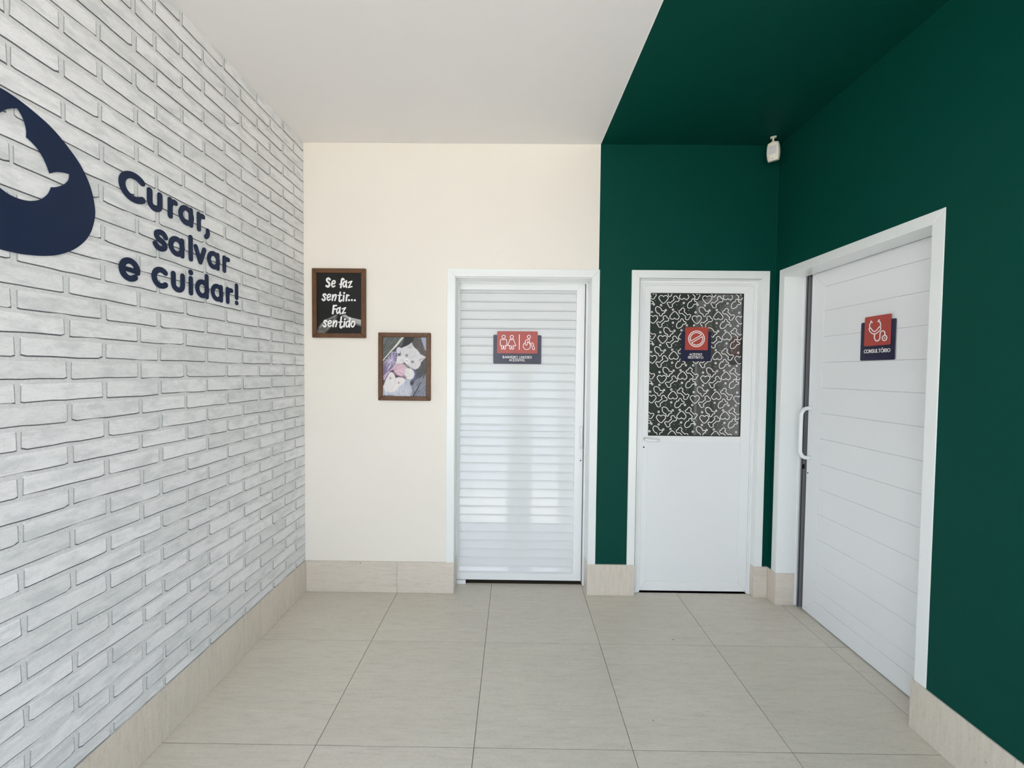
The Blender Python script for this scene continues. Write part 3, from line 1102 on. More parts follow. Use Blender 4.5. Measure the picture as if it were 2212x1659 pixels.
# ------------------------------------------------------------------ capital letters for the door signs
CAPS = {
    'A': (0.78, [('l', [(0.04, 0), (0.39, 1), (0.74, 0)]), ('l', [(0.18, 0.32), (0.60, 0.32)])]),
    'B': (0.62, [('l', [(0, 0), (0, 1)]), ('c', [(0, 1), (0.32, 1), (0.48, 0.88), (0.45, 0.6), (0.3, 0.52), (0, 0.52)]), ('c', [(0.3, 0.52), (0.5, 0.45), (0.56, 0.22), (0.4, 0.02), (0, 0)])]),
    'C': (0.80, [('a', circ(0.48, 0.5, 0.46, 16, 45, 315, ry=0.5))]),
    'E': (0.58, [('l', [(0.5, 0), (0, 0), (0, 1), (0.5, 1)]), ('l', [(0, 0.52), (0.44, 0.52)])]),
    'H': (0.72, [('l', [(0, 0), (0, 1)]), ('l', [(0.62, 0), (0.62, 1)]), ('l', [(0, 0.52), (0.62, 0.52)])]),
    'I': (0.16, [('l', [(0.03, 0), (0.03, 1)])]),
    'Í': (0.16, [('l', [(0.03, 0), (0.03, 1)]), ('l', [(0.0, 1.2), (0.14, 1.34)])]),
    'L': (0.52, [('l', [(0, 1), (0, 0), (0.44, 0)])]),
    'N': (0.76, [('l', [(0, 0), (0, 1), (0.64, 0), (0.64, 1)])]),
    'O': (0.98, [('r', circ(0.45, 0.5, 0.46, 20, ry=0.5))]),
    'Ó': (0.98, [('r', circ(0.45, 0.5, 0.46, 20, ry=0.5)), ('l', [(0.40, 1.2), (0.56, 1.36)])]),
    'R': (0.64, [('l', [(0, 0), (0, 1)]), ('c', [(0, 1), (0.34, 1), (0.5, 0.85), (0.46, 0.56), (0.3, 0.46), (0, 0.46)]), ('l', [(0.26, 0.46), (0.54, 0)])]),
    'S': (0.62, [('c', [(0.5, 0.84), (0.36, 1.0), (0.14, 0.98), (0.03, 0.78), (0.14, 0.58), (0.38, 0.47), (0.52, 0.28), (0.42, 0.05), (0.18, 0.0), (0.0, 0.16)])]),
    'T': (0.66, [('l', [(0, 1), (0.58, 1)]), ('l', [(0.29, 1), (0.29, 0)])]),
    'U': (0.74, [('c', [(0, 1), (0, 0.4), (0.1, 0.08), (0.31, 0.0), (0.52, 0.08), (0.62, 0.4), (0.62, 1)])]),
    'V': (0.74, [('l', [(0.0, 1), (0.33, 0), (0.66, 1)])]),
    'X': (0.66, [('l', [(0, 0), (0.56, 1)]), ('l', [(0, 1), (0.56, 0)])]),
    ' ': (0.40, []),
}


def text(mb, fr, s, u0, u1, v0, h, w, n0, n1):
    tot = sum(CAPS[c][0] + 0.2 for c in s) - 0.2
    k = (u1 - u0) / tot
    x = 0.0
    for c in s:
        adv, parts = CAPS[c]
        for kind, pts in parts:
            strokes(mb, fr, kind, [(u0 + (x + p[0]) * k, v0 + p[1] * h) for p in pts], w, n0, n1)
        x += adv + 0.2


def sign(fr, back, front, icons, texts, label):
    u0, u1, v0, v1 = back
    c = fr((u0 + u1) / 2, (v0 + v1) / 2, 0)
    e = empty('door_sign', c, label, 'sign')
    q = MB(); prism(q, fr, rrect(u0, u1, v0, v1, 0.0065), 0.0, 0.003); q.build('back_plate', M['navy_sign'], e, bevel=0.0005)
    a0, a1, b0, b1 = front
    q = MB(); prism(q, fr, rrect(a0, a1, b0, b1, 0.0060), 0.0031, 0.0065); q.build('front_plate', M['red_sign'], e, bevel=0.0005)
    q = MB()
    for kind, pts, w in icons:
        strokes(q, fr, kind, pts, w, 0.0064, 0.0072)
    q.build('pictogram', M['white_print'], e)
    for s, x0, x1, z, h, w in texts:
        q = MB()
        text(q, fr, s, x0, x1, z, h, w, 0.0029, 0.0036)
        q.build('lettering', M['white_print'], e)
    return e


w1 = 0.0042


def figure(cx, dress):
    hw, sw = (0.0262, 0.0120) if dress else (0.0212, 0.0185)
    up = [(cx - 0.0105, 1.5945), (cx - hw + 0.004, 1.5940), (cx - hw, 1.5985), (cx - sw - 0.001, 1.6290), (cx - 0.0115, 1.6362), (cx, 1.6318),
          (cx + 0.0115, 1.6362), (cx + sw + 0.001, 1.6290), (cx + hw, 1.5985), (cx + hw - 0.004, 1.5940), (cx + 0.0105, 1.5945)]
    out = [('c', up, w1), ('r', circ(cx, 1.6514, 0.0108, 20), w1)]
    for sg in (-1, 1):
        out.append(('c', [(cx + sg * 0.0130, 1.5960), (cx + sg * 0.0132, 1.5760), (cx + sg * 0.0080, 1.5700), (cx + sg * 0.0030, 1.5755), (cx + sg * 0.0028, 1.5925)], w1))
    return out


sign(FB(0.1298), (-0.1420, 0.1735, 1.4745, 1.6645), (-0.1180, 0.1490, 1.5430, 1.6885),
     figure(-0.0752, False) + figure(-0.0215, True) + [('r', circ(0.0911, 1.6530, 0.0108, 20), w1),
      ('l', [(0.0283, 1.6650), (0.0287, 1.5690)], 0.0052),
      ('a', circ(0.0780, 1.5930, 0.0240, 30, 118, 412), w1),
      ('c', [(0.0900, 1.6368), (0.0694, 1.6287), (0.0676, 1.6200), (0.0680, 1.6036), (0.0745, 1.5978), (0.0810, 1.6037), (0.0816, 1.6190), (0.0850, 1.6200), (0.0975, 1.6093)], w1),
      ('c', [(0.0891, 1.6366), (0.0946, 1.6330), (0.0952, 1.6126), (0.1060, 1.6120), (0.1178, 1.6117), (0.1230, 1.5950), (0.1290, 1.5740), (0.1220, 1.5690), (0.1165, 1.5734), (0.1090, 1.6000), (0.0993, 1.6017)], w1)],
     [('BANHEIRO UNISSEX', -0.0795, 0.1120, 1.5115, 0.0142, 0.0022), ('ACESSÍVEL', -0.0375, 0.0680, 1.4925, 0.0142, 0.0022)],
     'restroom sign with two figures and a wheelchair user on the louvred door')
cx2, cy2 = 1.1562, 1.6440
w2 = 0.0052
R2o, R2i = 0.0500, 0.0395
ang = math.radians(31)
dx_, dy_ = math.cos(ang), math.sin(ang)
ic2 = [('r', circ(cx2, cy2, R2o, 48), w2)]
for sgn in (1, -1):
    off = 0.0060
    hl = math.sqrt(R2i ** 2 - off ** 2)
    phi = math.asin(off / R2i)
    a0 = math.degrees(ang) + math.degrees(phi) if sgn > 0 else math.degrees(ang) + 180 + math.degrees(phi)
    a1 = a0 + 180 - 2 * math.degrees(phi)
    arc = circ(cx2, cy2, R2i, 24, a0, a1)
    ic2.append(('a', arc, w2))
    ic2.append(('l', [arc[0], arc[-1]], w2 * 0.9))
sign(FB(0.0545), (1.0605, 1.2530, 1.5015, 1.6915), (1.0850, 1.2295, 1.5720, 1.7180), ic2,
     [('ACESSO', 1.1150, 1.1955, 1.5385, 0.0130, 0.0024), ('RESTRITO', 1.1080, 1.2040, 1.5190, 0.0130, 0.0024)],
     'restricted access sign with a barred circle on the patterned pane')
w3 = 0.0048
sign(FR(1.7538), (0.4825, 0.6715, 1.4960, 1.6865), (0.5070, 0.6490, 1.5670, 1.7115),
     [('c', [(0.5385, 1.6535), (0.5365, 1.6694), (0.5421, 1.6819), (0.5460, 1.6845)], w3), ('l', [(0.5430, 1.6892), (0.5500, 1.6808)], w3 * 1.1),
      ('c', [(0.5948, 1.6532), (0.5969, 1.6657), (0.5919, 1.6791), (0.5864, 1.6845)], w3), ('l', [(0.5885, 1.6895), (0.5820, 1.6810)], w3 * 1.1),
      ('o', [(0.5413, 1.6562), (0.5492, 1.6467), (0.5646, 1.6354), (0.5800, 1.6446), (0.5911, 1.6562), (0.5985, 1.6481), (0.5936, 1.6375), (0.5795, 1.6280), (0.5660, 1.6235), (0.5499, 1.6290), (0.5370, 1.6420), (0.5345, 1.6525)], w3 * 0.9),
      ('c', [(0.5660, 1.6239), (0.5659, 1.6044), (0.5738, 1.5908), (0.5866, 1.5898), (0.5952, 1.6004), (0.5960, 1.6227), (0.6027, 1.6332), (0.6133, 1.6337), (0.6207, 1.6251), (0.6211, 1.6140)], w3),
      ('r', circ(0.6200, 1.5999, 0.0118, 22, ry=0.0125), w3), ('d', [(0.6200, 1.5999)], 0.0068)],
     [('CONSULTÓRIO', 0.5060, 0.6480, 1.5335, 0.0160, 0.0025)],
     'sign with a stethoscope reading CONSULTÓRIO on the boarded door')


# ------------------------------------------------------------------ printed pictures
class Paint:
    def __init__(self, w, h, x0, y0, x1, y1, base):
        self.w, self.h = w, h
        xs = np.linspace(x0, x1, w)
        ys = np.linspace(y0, y1, h)
        self.X, self.Y = np.meshgrid(xs, ys)
        self.im = np.tile(np.array(base, float), (h, w, 1))
        self.px = (x1 - x0) / w

    def blend(self, a, col):
        a = np.clip(a, 0, 1)[..., None]
        self.im = self.im * (1 - a) + np.array(col, float) * a

    def poly(self, pts, col, soft=8, alpha=1.0):
        X, Y = self.X, self.Y
        inside = np.zeros(X.shape, bool)
        dist = np.full(X.shape, 1e9)
        n = len(pts)
        for i in range(n):
            xa, ya = pts[i]
            xb, yb = pts[(i + 1) % n]
            c = ((ya > Y) != (yb > Y)) & (X < (xb - xa) * (Y - ya) / (yb - ya + 1e-9) + xa)
            inside ^= c
            dx, dy = xb - xa, yb - ya
            t = np.clip(((X - xa) * dx + (Y - ya) * dy) / (dx * dx + dy * dy + 1e-9), 0, 1)
            dist = np.minimum(dist, np.hypot(X - xa - t * dx, Y - ya - t * dy))
        sd = np.where(inside, dist, -dist)
        self.blend(alpha * (0.5 + sd / (2 * soft)), col)

    def blob(self, cx, cy, rx, ry, col, ang=0, soft=0.25, alpha=1.0):
        a = math.radians(ang)
        dx, dy = self.X - cx, self.Y - cy
        u = (dx * math.cos(a) + dy * math.sin(a)) / rx
        v = (-dx * math.sin(a) + dy * math.cos(a)) / ry
        self.blend(alpha * (1 - np.hypot(u, v)) / soft + 0.0, col)

    def line(self, pts, w, col, alpha=1.0, soft=4):
        d = np.full(self.X.shape, 1e9)
        for (xa, ya), (xb, yb) in zip(pts, pts[1:]):
            x0, x1 = min(xa, xb) - w - 12, max(xa, xb) + w + 12
            y0, y1 = min(ya, yb) - w - 12, max(ya, yb) + w + 12
            sel = (self.X >= x0) & (self.X <= x1) & (self.Y >= y0) & (self.Y <= y1)
            if not sel.any():
                continue
            dx, dy = xb - xa, yb - ya
            X, Y = self.X[sel], self.Y[sel]
            t = np.clip(((X - xa) * dx + (Y - ya) * dy) / (dx * dx + dy * dy + 1e-9), 0, 1)
            d[sel] = np.minimum(d[sel], np.hypot(X - xa - t * dx, Y - ya - t * dy))
        self.blend(alpha * (0.5 + (w / 2 - d) / soft), col)

    def streaks(self, x0, y0, x1, y1, n, ang, length, cols, w=5, alpha=0.35, jit=15, test=None):
        for _ in range(n):
            x, y = rng.uniform(x0, x1), rng.uniform(y0, y1)
            if test is not None and not test(x, y):
                continue
            a = math.radians(ang + rng.uniform(-jit, jit))
            L = length * rng.uniform(0.5, 1.2)
            self.line([(x, y), (x + L * math.cos(a), y + L * math.sin(a))], w * rng.uniform(0.6, 1.3), cols[rng.integers(len(cols))], alpha, 5)

    def mesh(self, name, fr, u0, u1, v0, v1, n, parent):
        w, h = self.w, self.h
        q = MB()
        us = np.linspace(u0, u1, w)
        vv = np.linspace(v1, v0, h)
        verts = [fr(u, v, n) for v in vv for u in us]
        faces = [(j * w + i, (j + 1) * w + i, (j + 1) * w + i + 1, j * w + i + 1) for j in range(h - 1) for i in range(w - 1)]
        q.add(verts, faces)
        o = q.build(name, M['print'], parent)
        im = np.clip(self.im, 0, 255) / 255.0
        linr = np.where(im <= 0.04045, im / 12.92, ((im + 0.055) / 1.055) ** 2.4)
        col = np.ones((w * h, 4), np.float32)
        col[:, :3] = linr.reshape(-1, 3)
        at = o.data.color_attributes.new('print', 'FLOAT_COLOR', 'POINT')
        at.data.foreach_set('color', col.ravel())
        return o


def picture_frame(name, u0, u1, v0, v1, w, label):
    e = empty(name, ((u0 + u1) / 2, 0.0, (v0 + v1) / 2), label, 'picture')
    fr = FB(WY)
    mitred(e, fr, u0, u1, v0, v1, w, w, w, w, 0.0, 0.018, M['wood'], ('frame_side', 'frame_side', 'frame_side', 'frame_side'), bevel=0.0025)
    q = MB(); prism(q, fr, rect(u0 + w * 0.7, u1 - w * 0.7, v0 + w * 0.7, v1 - w * 0.7), 0.0, 0.008); q.build('backing', M['black'], e)
    return e, fr


e1, frp = picture_frame('picture_frame', -1.2750, -0.9380, 1.6250, 2.0575, 0.0285, 'brown framed black poster with white words Se faz sentir... Faz sentido')
P = Paint(110, 150, 150, 155, 1130, 1490, (22, 22, 20))
P.poly([(600, 1062), (480, 1125), (340, 1190), (250, 1270), (185, 1370), (150, 1440), (150, 1490), (330, 1490), (400, 1420), (480, 1340), (540, 1230), (590, 1150)], (92, 92, 88), 14)
P.poly([(600, 1062), (480, 1125), (330, 1195), (400, 1200), (520, 1140)], (178, 177, 172), 12)
P.poly([(330, 1200), (250, 1280), (190, 1370), (215, 1380), (300, 1290), (380, 1225)], (150, 149, 144), 14)
P.poly([(380, 1190), (520, 1130), (500, 1180), (400, 1260), (320, 1340), (300, 1300)], (60, 60, 58), 18, 0.8)
P.poly([(540, 1150), (570, 1210), (540, 1250), (510, 1190)], (130, 130, 126), 12)
P.poly([(470, 1290), (400, 1390), (330, 1440), (380, 1350)], (140, 138, 132), 14, 0.7)
P.poly([(150, 1420), (300, 1430), (330, 1490), (150, 1490)], (120, 118, 112), 20, 0.7)
P.streaks(160, 1400, 320, 1490, 40, -70, 40, [(70, 70, 66), (150, 148, 142)], 5, 0.5)
P.poly([(700, 1082), (770, 1072), (850, 1125), (930, 1150), (1130, 1190), (1130, 1330), (1010, 1290), (900, 1250), (800, 1180), (700, 1110)], (172, 171, 166), 10)
P.poly([(700, 1110), (800, 1180), (900, 1250), (1010, 1290), (1130, 1330), (1130, 1300), (960, 1240), (850, 1180), (740, 1110)], (96, 96, 92), 12, 0.8)
P.line([(765, 1080), (870, 1140), (1125, 1198)], 16, (212, 211, 206), 0.8, 12)
P.mesh('printed_poster', frp, -1.2480, -0.9650, 1.6520, 2.0310, 0.0085, e1)


def U1(px, py):
    return (-1.2465 + (px - 150) * 0.0002835, 2.0290 - (py - 155) * 0.0002800)


SC = 0.000282
words = [
    [('c', [(440, 300), (410, 272), (375, 292), (378, 335), (418, 375), (428, 425), (395, 460), (360, 440)], 44), ('c', [(480, 400), (545, 378), (552, 338), (520, 325), (490, 360), (482, 420), (505, 462), (548, 440)], 32)],
    [('c', [(750, 300), (722, 276), (700, 310), (690, 400), (680, 475)], 38), ('l', [(650, 402), (722, 388)], 22), ('c', [(795, 350), (755, 345), (733, 400), (745, 458), (778, 440), (800, 390)], 30), ('c', [(805, 325), (798, 400), (810, 470)], 34), ('l', [(845, 365), (925, 332), (852, 472), (928, 452)], 28)],
    [('c', [(352, 645), (322, 622), (290, 648), (322, 695), (328, 745), (298, 766), (268, 738)], 36), ('c', [(380, 702), (440, 682), (450, 642), (418, 626), (388, 662), (378, 725), (405, 762), (448, 735)], 30),
     ('l', [(503, 640), (490, 762)], 34), ('c', [(500, 705), (545, 640), (575, 645), (568, 700), (548, 762)], 32), ('c', [(668, 580), (652, 690), (645, 765), (670, 786), (696, 752)], 34), ('l', [(615, 652), (705, 645)], 22),
     ('d', [(755, 596)], 46), ('l', [(748, 652), (736, 770)], 36), ('l', [(815, 640), (800, 768)], 36), ('c', [(812, 690), (835, 645), (862, 650)], 30), ('d', [(862, 755)], 46), ('d', [(925, 752)], 46), ('d', [(992, 755)], 46)],
    [('l', [(522, 880), (500, 1055)], 40), ('l', [(522, 882), (582, 876)], 34), ('l', [(515, 965), (568, 953)], 30), ('c', [(655, 930), (612, 940), (588, 990), (600, 1048), (632, 1030), (655, 975)], 30), ('c', [(665, 918), (655, 1000), (668, 1060)], 34), ('l', [(712, 952), (785, 922), (705, 1052), (782, 1035)], 28)],
    [('c', [(368, 1235), (338, 1212), (308, 1240), (338, 1288), (344, 1332), (316, 1352), (286, 1325)], 36), ('c', [(400, 1288), (455, 1268), (465, 1230), (435, 1214), (405, 1250), (396, 1310), (422, 1348), (464, 1322)], 30),
     ('l', [(520, 1225), (505, 1348)], 34), ('c', [(517, 1290), (560, 1224), (590, 1232), (584, 1285), (565, 1348)], 32), ('c', [(692, 1130), (672, 1270), (663, 1350), (688, 1374), (712, 1342)], 34), ('l', [(630, 1250), (716, 1238)], 22),
     ('d', [(770, 1182)], 44), ('l', [(763, 1232), (748, 1348)], 34), ('c', [(855, 1228), (815, 1238), (795, 1295), (808, 1350), (842, 1338), (862, 1285)], 30), ('l', [(882, 1150), (868, 1355)], 32),
     ('o', [(958, 1222), (920, 1258), (912, 1318), (940, 1352), (975, 1315), (986, 1258)], 30)],
]
for wd in words:
    for part in wd:
        pass
    q = MB()
    for kind, pts, w in wd:
        strokes(q, frp, kind, [U1(*p) for p in pts], w * SC, 0.0086, 0.0092)
    q.build('lettering', M['white_print'], e1)

e2, frp = picture_frame('picture_frame', -0.8590, -0.5295, 1.2335, 1.6600, 0.0275, 'brown framed photo print of a pale kitten with lilac and pink wool')
P = Paint(190, 262, 135, 135, 1145, 1525, (74, 74, 76))
gry = [(50, 50, 52), (95, 96, 98), (120, 122, 124), (38, 38, 38)]
P.streaks(500, 135, 1145, 1525, 260, 118, 90, gry, 9, 0.5)
P.poly([(135, 135), (600, 135), (135, 690)], (92, 95, 92), 4)
P.streaks(100, 130, 600, 690, 230, 128, 90, [(130, 138, 140), (62, 66, 60), (92, 82, 66), (150, 158, 160), (50, 52, 44)], 8, 0.55, 14, lambda x, y: (x - 135) / 465 + (y - 135) / 555 < 0.98)
P.poly([(590, 350), (640, 140), (900, 135), (830, 230), (780, 280), (640, 360), (560, 400), (470, 370)], (30, 30, 27), 8)
P.poly([(870, 135), (1020, 135), (1080, 300), (1145, 520), (1060, 570), (930, 420), (830, 280)], (82, 74, 70), 8)
P.streaks(850, 140, 1110, 560, 160, 60, 40, [(45, 40, 38), (120, 110, 102), (60, 54, 50), (150, 142, 136)], 6, 0.6, 60)
P.poly([(1010, 135), (1145, 135), (1145, 480), (1100, 420), (1050, 270)], (158, 164, 182), 6)
P.poly([(1145, 600), (1145, 920), (1000, 1160), (880, 1100), (950, 880), (1010, 780), (1050, 690)], (66, 66, 66), 12)
P.streaks(900, 680, 1145, 1150, 120, 115, 60, [(105, 106, 108), (40, 40, 40), (88, 88, 90)], 8, 0.5)
P.poly([(1145, 930), (1145, 1525), (620, 1525), (760, 1250), (900, 1130), (1050, 1050)], (122, 126, 140), 8)
P.streaks(700, 1050, 1145, 1525, 260, 118, 90, [(165, 168, 186), (84, 86, 94), (140, 136, 158), (64, 66, 72)], 8, 0.5, 10, lambda x, y: (x - 620) + (y - 900) * 0.9 > 420)
P.line([(1140, 925), (1100, 1010), (1062, 1092)], 16, (20, 20, 20))
P.line([(1004, 1195), (930, 1345), (830, 1525)], 22, (18, 18, 20))
P.line([(1000, 1175), (915, 1330), (815, 1495)], 6, (205, 208, 216), 0.8)
P.poly([(580, 135), (650, 135), (480, 350), (300, 520), (135, 712), (135, 680), (350, 420)], (196, 200, 188), 5)
P.line([(640, 140), (480, 345), (340, 480)], 9, (60, 64, 60), 0.8)
P.line([(585, 140), (400, 385), (135, 690)], 10, (240, 242, 228))
# lilac wool
P.poly([(135, 790), (230, 660), (340, 500), (430, 468), (490, 560), (476, 690), (390, 880), (270, 970), (210, 1080), (135, 1170)], (118, 106, 138), 8)
for k in range(170):
    a = rng.uniform(0, 2 * math.pi)
    L = rng.uniform(70, 300)
    b = a + rng.uniform(-0.25, 0.25)
    p = [(350, 690), (350 + L * 0.5 * math.cos(a), 690 + L * 0.5 * math.sin(a)), (350 + L * math.cos(b), 690 + L * math.sin(b))]
    if p[2][0] > 490 or (p[2][0] - 135) * 0.9 + (p[2][1] - 700) * 0.2 < -60 or p[2][1] < 490 or (p[2][0] > 330 and p[2][1] > 900) or p[2][0] + p[2][1] < 800:
        continue
    P.line(p, rng.uniform(4, 8), [(196, 188, 212), (150, 146, 178), (222, 214, 230), (104, 98, 130), (206, 176, 200)][rng.integers(5)], 0.85)
for k in range(16):
    o_ = rng.uniform(-40, 60)
    P.line([(480 + o_ * 0.2, 560), (450 + o_ * 0.3, 760), (350 + o_, 890 - o_ * 0.3), (230 + o_ * 0.6, 980), (150 + o_ * 0.4, 1090 + o_)], 6, [(236, 206, 232), (206, 160, 200), (232, 222, 240), (140, 96, 140)][k % 4], 0.8)
P.line([(380, 490), (470, 500), (492, 600), (450, 760), (340, 890), (150, 1060)], 8, (244, 232, 246))
P.line([(360, 480), (345, 600), (352, 690)], 12, (226, 218, 240))
# dark hollow, pink wool
P.poly([(300, 930), (420, 900), (640, 1040), (700, 1110), (600, 1110), (430, 1110), (320, 1010)], (70, 50, 58), 12)
P.blob(555, 905, 195, 165, (206, 176, 188), 10, 0.25)
for k in range(60):
    a = rng.uniform(-0.95, 0.95)
    L = rng.uniform(100, 280)
    P.line([(460, 925), (460 + L * 0.5 * math.cos(a), 925 + L * 0.5 * math.sin(a) - 12), (460 + L * math.cos(a), 925 + L * math.sin(a))], 7, [(236, 206, 218), (182, 140, 160), (226, 190, 206)][k % 3], 0.6)
for k in range(22):
    y = rng.uniform(780, 900)
    P.line([(380 + rng.uniform(0, 40), y), (450, y + rng.uniform(20, 120))], 7, [(232, 200, 214), (170, 128, 150)][k % 2], 0.6)
# violet ball behind the paw
P.blob(850, 1010, 82, 150, (88, 86, 132), 8, 0.35)
# belly and tail
P.poly([(135, 1270), (300, 1240), (560, 1220), (760, 1180), (790, 1260), (820, 1420), (760, 1525), (200, 1525), (135, 1500)], (186, 190, 204), 20)
P.poly([(660, 1100), (790, 1120), (760, 1260), (640, 1260)], (176, 182, 200), 18)
P.streaks(170, 1290, 790, 1520, 240, 75, 80, [(222, 224, 232), (150, 154, 172), (240, 238, 238), (172, 174, 190)], 7, 0.45, 30)
P.streaks(180, 1480, 420, 1525, 40, 85, 50, [(60, 54, 44), (90, 84, 70)], 9, 0.6, 20)
# hind legs
P.poly([(285, 975), (330, 948), (385, 972), (420, 1040), (440, 1130), (400, 1260), (300, 1420), (200, 1410), (150, 1300), (205, 1130)], (226, 220, 220), 9)
P.poly([(440, 1085), (520, 1068), (620, 1088), (668, 1140), (640, 1205), (540, 1270), (420, 1400), (300, 1440), (330, 1280)], (228, 222, 220), 9)
P.streaks(180, 980, 650, 1400, 160, 100, 46, [(242, 238, 236), (196, 188, 192), (236, 228, 226)], 6, 0.4, 50, lambda x, y: x < 440 or y > 1080)
P.line([(440, 1110), (400, 1240), (320, 1400)], 8, (178, 168, 174), 0.6, 10)
P.blob(312, 1098, 34, 40, (160, 144, 146), 0, 0.8, 0.9)
P.blob(505, 1200, 34, 34, (156, 140, 142), 0, 0.8, 0.9)
# fore paws
P.blob(508, 445, 62, 88, (216, 210, 222), 20, 0.25)
P.streaks(450, 380, 560, 510, 40, 110, 40, [(190, 176, 204), (238, 234, 240)], 6, 0.5, 20)
P.poly([(470, 600), (560, 560), (640, 660), (620, 740), (540, 765), (440, 752), (455, 680)], (226, 220, 220), 10)
P.streaks(450, 640, 600, 750, 26, 95, 46, [(196, 184, 190), (244, 240, 238)], 5, 0.6, 12)
P.poly([(650, 900), (700, 860), (790, 860), (850, 920), (875, 1000), (850, 1080), (790, 1130), (700, 1110), (660, 1050), (640, 980)], (226, 222, 220), 14)
P.line([(650, 920), (760, 930)], 7, (150, 146, 150), 0.6, 9)
P.line([(850, 930), (872, 1010), (840, 1090)], 14, (150, 150, 164), 0.5, 14)
P.streaks(660, 900, 850, 1100, 70, 160, 50, [(244, 242, 240), (196, 192, 192)], 6, 0.45, 25)
P.line([(655, 965), (760, 985)], 7, (140, 134, 136), 0.7)
P.line([(690, 1060), (760, 1045)], 7, (140, 134, 136), 0.7)
P.poly([(770, 1190), (860, 1150), (840, 1230), (780, 1260)], (48, 42, 42), 14)
# head
head = [(560, 400), (610, 372), (680, 345), (740, 315), (805, 262), (830, 330), (870, 380), (940, 440), (1010, 540), (1138, 600), (1080, 655), (1020, 720), (1000, 800), (950, 865), (880, 895), (800, 870), (720, 815), (670, 755), (610, 700), (575, 640), (548, 540)]
P.poly([(p[0] + 10, p[1] + 14) for p in head], (60, 58, 58), 20, 0.6)
P.poly(head, (212, 209, 210), 9)
P.streaks(560, 380, 1000, 860, 300, 55, 46, [(240, 237, 236), (182, 178, 184), (228, 222, 222), (160, 156, 164)], 5, 0.42, 35, lambda x, y: (x - 780) ** 2 / 52000 + (y - 610) ** 2 / 52000 < 1)
P.poly([(700, 370), (795, 300), (825, 390), (760, 405)], (196, 186, 190), 12, 0.8)
P.line([(700, 385), (750, 385), (765, 400)], 8, (140, 130, 136), 0.6, 8)
P.poly([(980, 640), (1100, 604), (1030, 668), (990, 690)], (180, 168, 172), 10, 0.8)
P.line([(960, 690), (1030, 660), (1120, 610)], 8, (120, 114, 118), 0.6, 8)
P.blob(690, 690, 86, 66, (238, 234, 232), 30, 0.5)
P.blob(600, 620, 60, 80, (226, 222, 220), -20, 0.6, 0.8)
P.line([(750, 560), (800, 500), (830, 470)], 8, (176, 168, 172), 0.6, 10)
P.line([(780, 600), (860, 560), (910, 560)], 8, (180, 172, 176), 0.6, 10)
P.line([(750, 620), (880, 605)], 8, (160, 152, 158), 0.6, 12)
P.line([(870, 740), (890, 830)], 9, (150, 144, 150), 0.6, 12)
P.line([(700, 790), (790, 850), (870, 880)], 22, (150, 148, 154), 0.6, 24)
for ex, ey, an in ((690, 565, 35), (822, 712, 35)):
    P.blob(ex, ey, 46, 42, (120, 116, 122), an, 0.35, 0.9)
    P.blob(ex, ey, 34, 30, (188, 198, 206), an, 0.3)
    P.blob(ex, ey, 20, 20, (40, 46, 54), an, 0.4)
    P.blob(ex - 8, ey - 8, 7, 7, (240, 244, 246), 0, 0.6)
P.blob(690, 688, 22, 14, (176, 140, 146), 30, 0.5)
P.line([(678, 670), (690, 692), (715, 706), (735, 704)], 6, (108, 92, 98), 0.9)
P.line([(640, 712), (668, 712), (690, 694)], 5, (150, 140, 144), 0.7)
P.im += rng.normal(0, 5, P.im.shape[:2])[..., None]
P.mesh('printed_photo', frp, -0.8330, -0.5560, 1.2580, 1.6350, 0.0085, e2)

# ------------------------------------------------------------------ motion sensor in the corner
sx, sy = 1.530, -0.078
sen = empty('motion_sensor', (sx, sy, H), 'ivory corner motion detector hanging from the dark green ceiling', 'sensor')
q = MB(); prism(q, lambda u, v, n: (sx + u * math.cos(-0.5) - v * math.sin(-0.5), sy + u * math.sin(-0.5) + v * math.cos(-0.5), H - n), rrect(-0.016, 0.016, -0.012, 0.012, 0.004), 0.0, 0.004)
tube(q, [(sx, sy, H - 0.002), (sx, sy, H - 0.014), (sx - 0.003, sy - 0.003, H - 0.026)], 0.0055, 10)
q.build('bracket', M['sensor'], sen, bevel=0.0005)
yaw = math.radians(-43)          # faces the room, turned from -Y towards -X
ca, sa = math.cos(yaw), math.sin(yaw)
tilt = math.radians(10)
cz = 2.747
ccx, ccy = 1.528, -0.085


def SF(u, d, v):
    """u across, d forward, v up; nodding slightly down"""
    d2, v2 = d * math.cos(tilt) + v * math.sin(tilt), v * math.cos(tilt) - d * math.sin(tilt)
    # forward = (-sin, -cos) turned
    fx, fy = math.sin(yaw), -math.cos(yaw)
    rx, ry = math.cos(yaw), math.sin(yaw)
    return (ccx + u * rx + d2 * fx, ccy + u * ry + d2 * fy, cz + v2)


def body(hw, dep, n=9):
    rows = []
    hh = 0.0505
    for i in range(n):
        s = -1 + 2 * i / (n - 1)
        v = hh * s
        w_ = hw * (1 - 0.20 * s * s)
        f_ = dep * (1 - 0.16 * s * s)
        ring = [(-w_, -0.012), (-w_ * 1.0, 0.006), (-w_ * 0.86, f_ * 0.72), (-w_ * 0.45, f_ * 0.96), (0, f_), (w_ * 0.45, f_ * 0.96), (w_ * 0.86, f_ * 0.72), (w_, 0.006), (w_, -0.012), (0, -0.015)]
        rows.append([SF(a, b, v) for a, b in ring])
    return rows


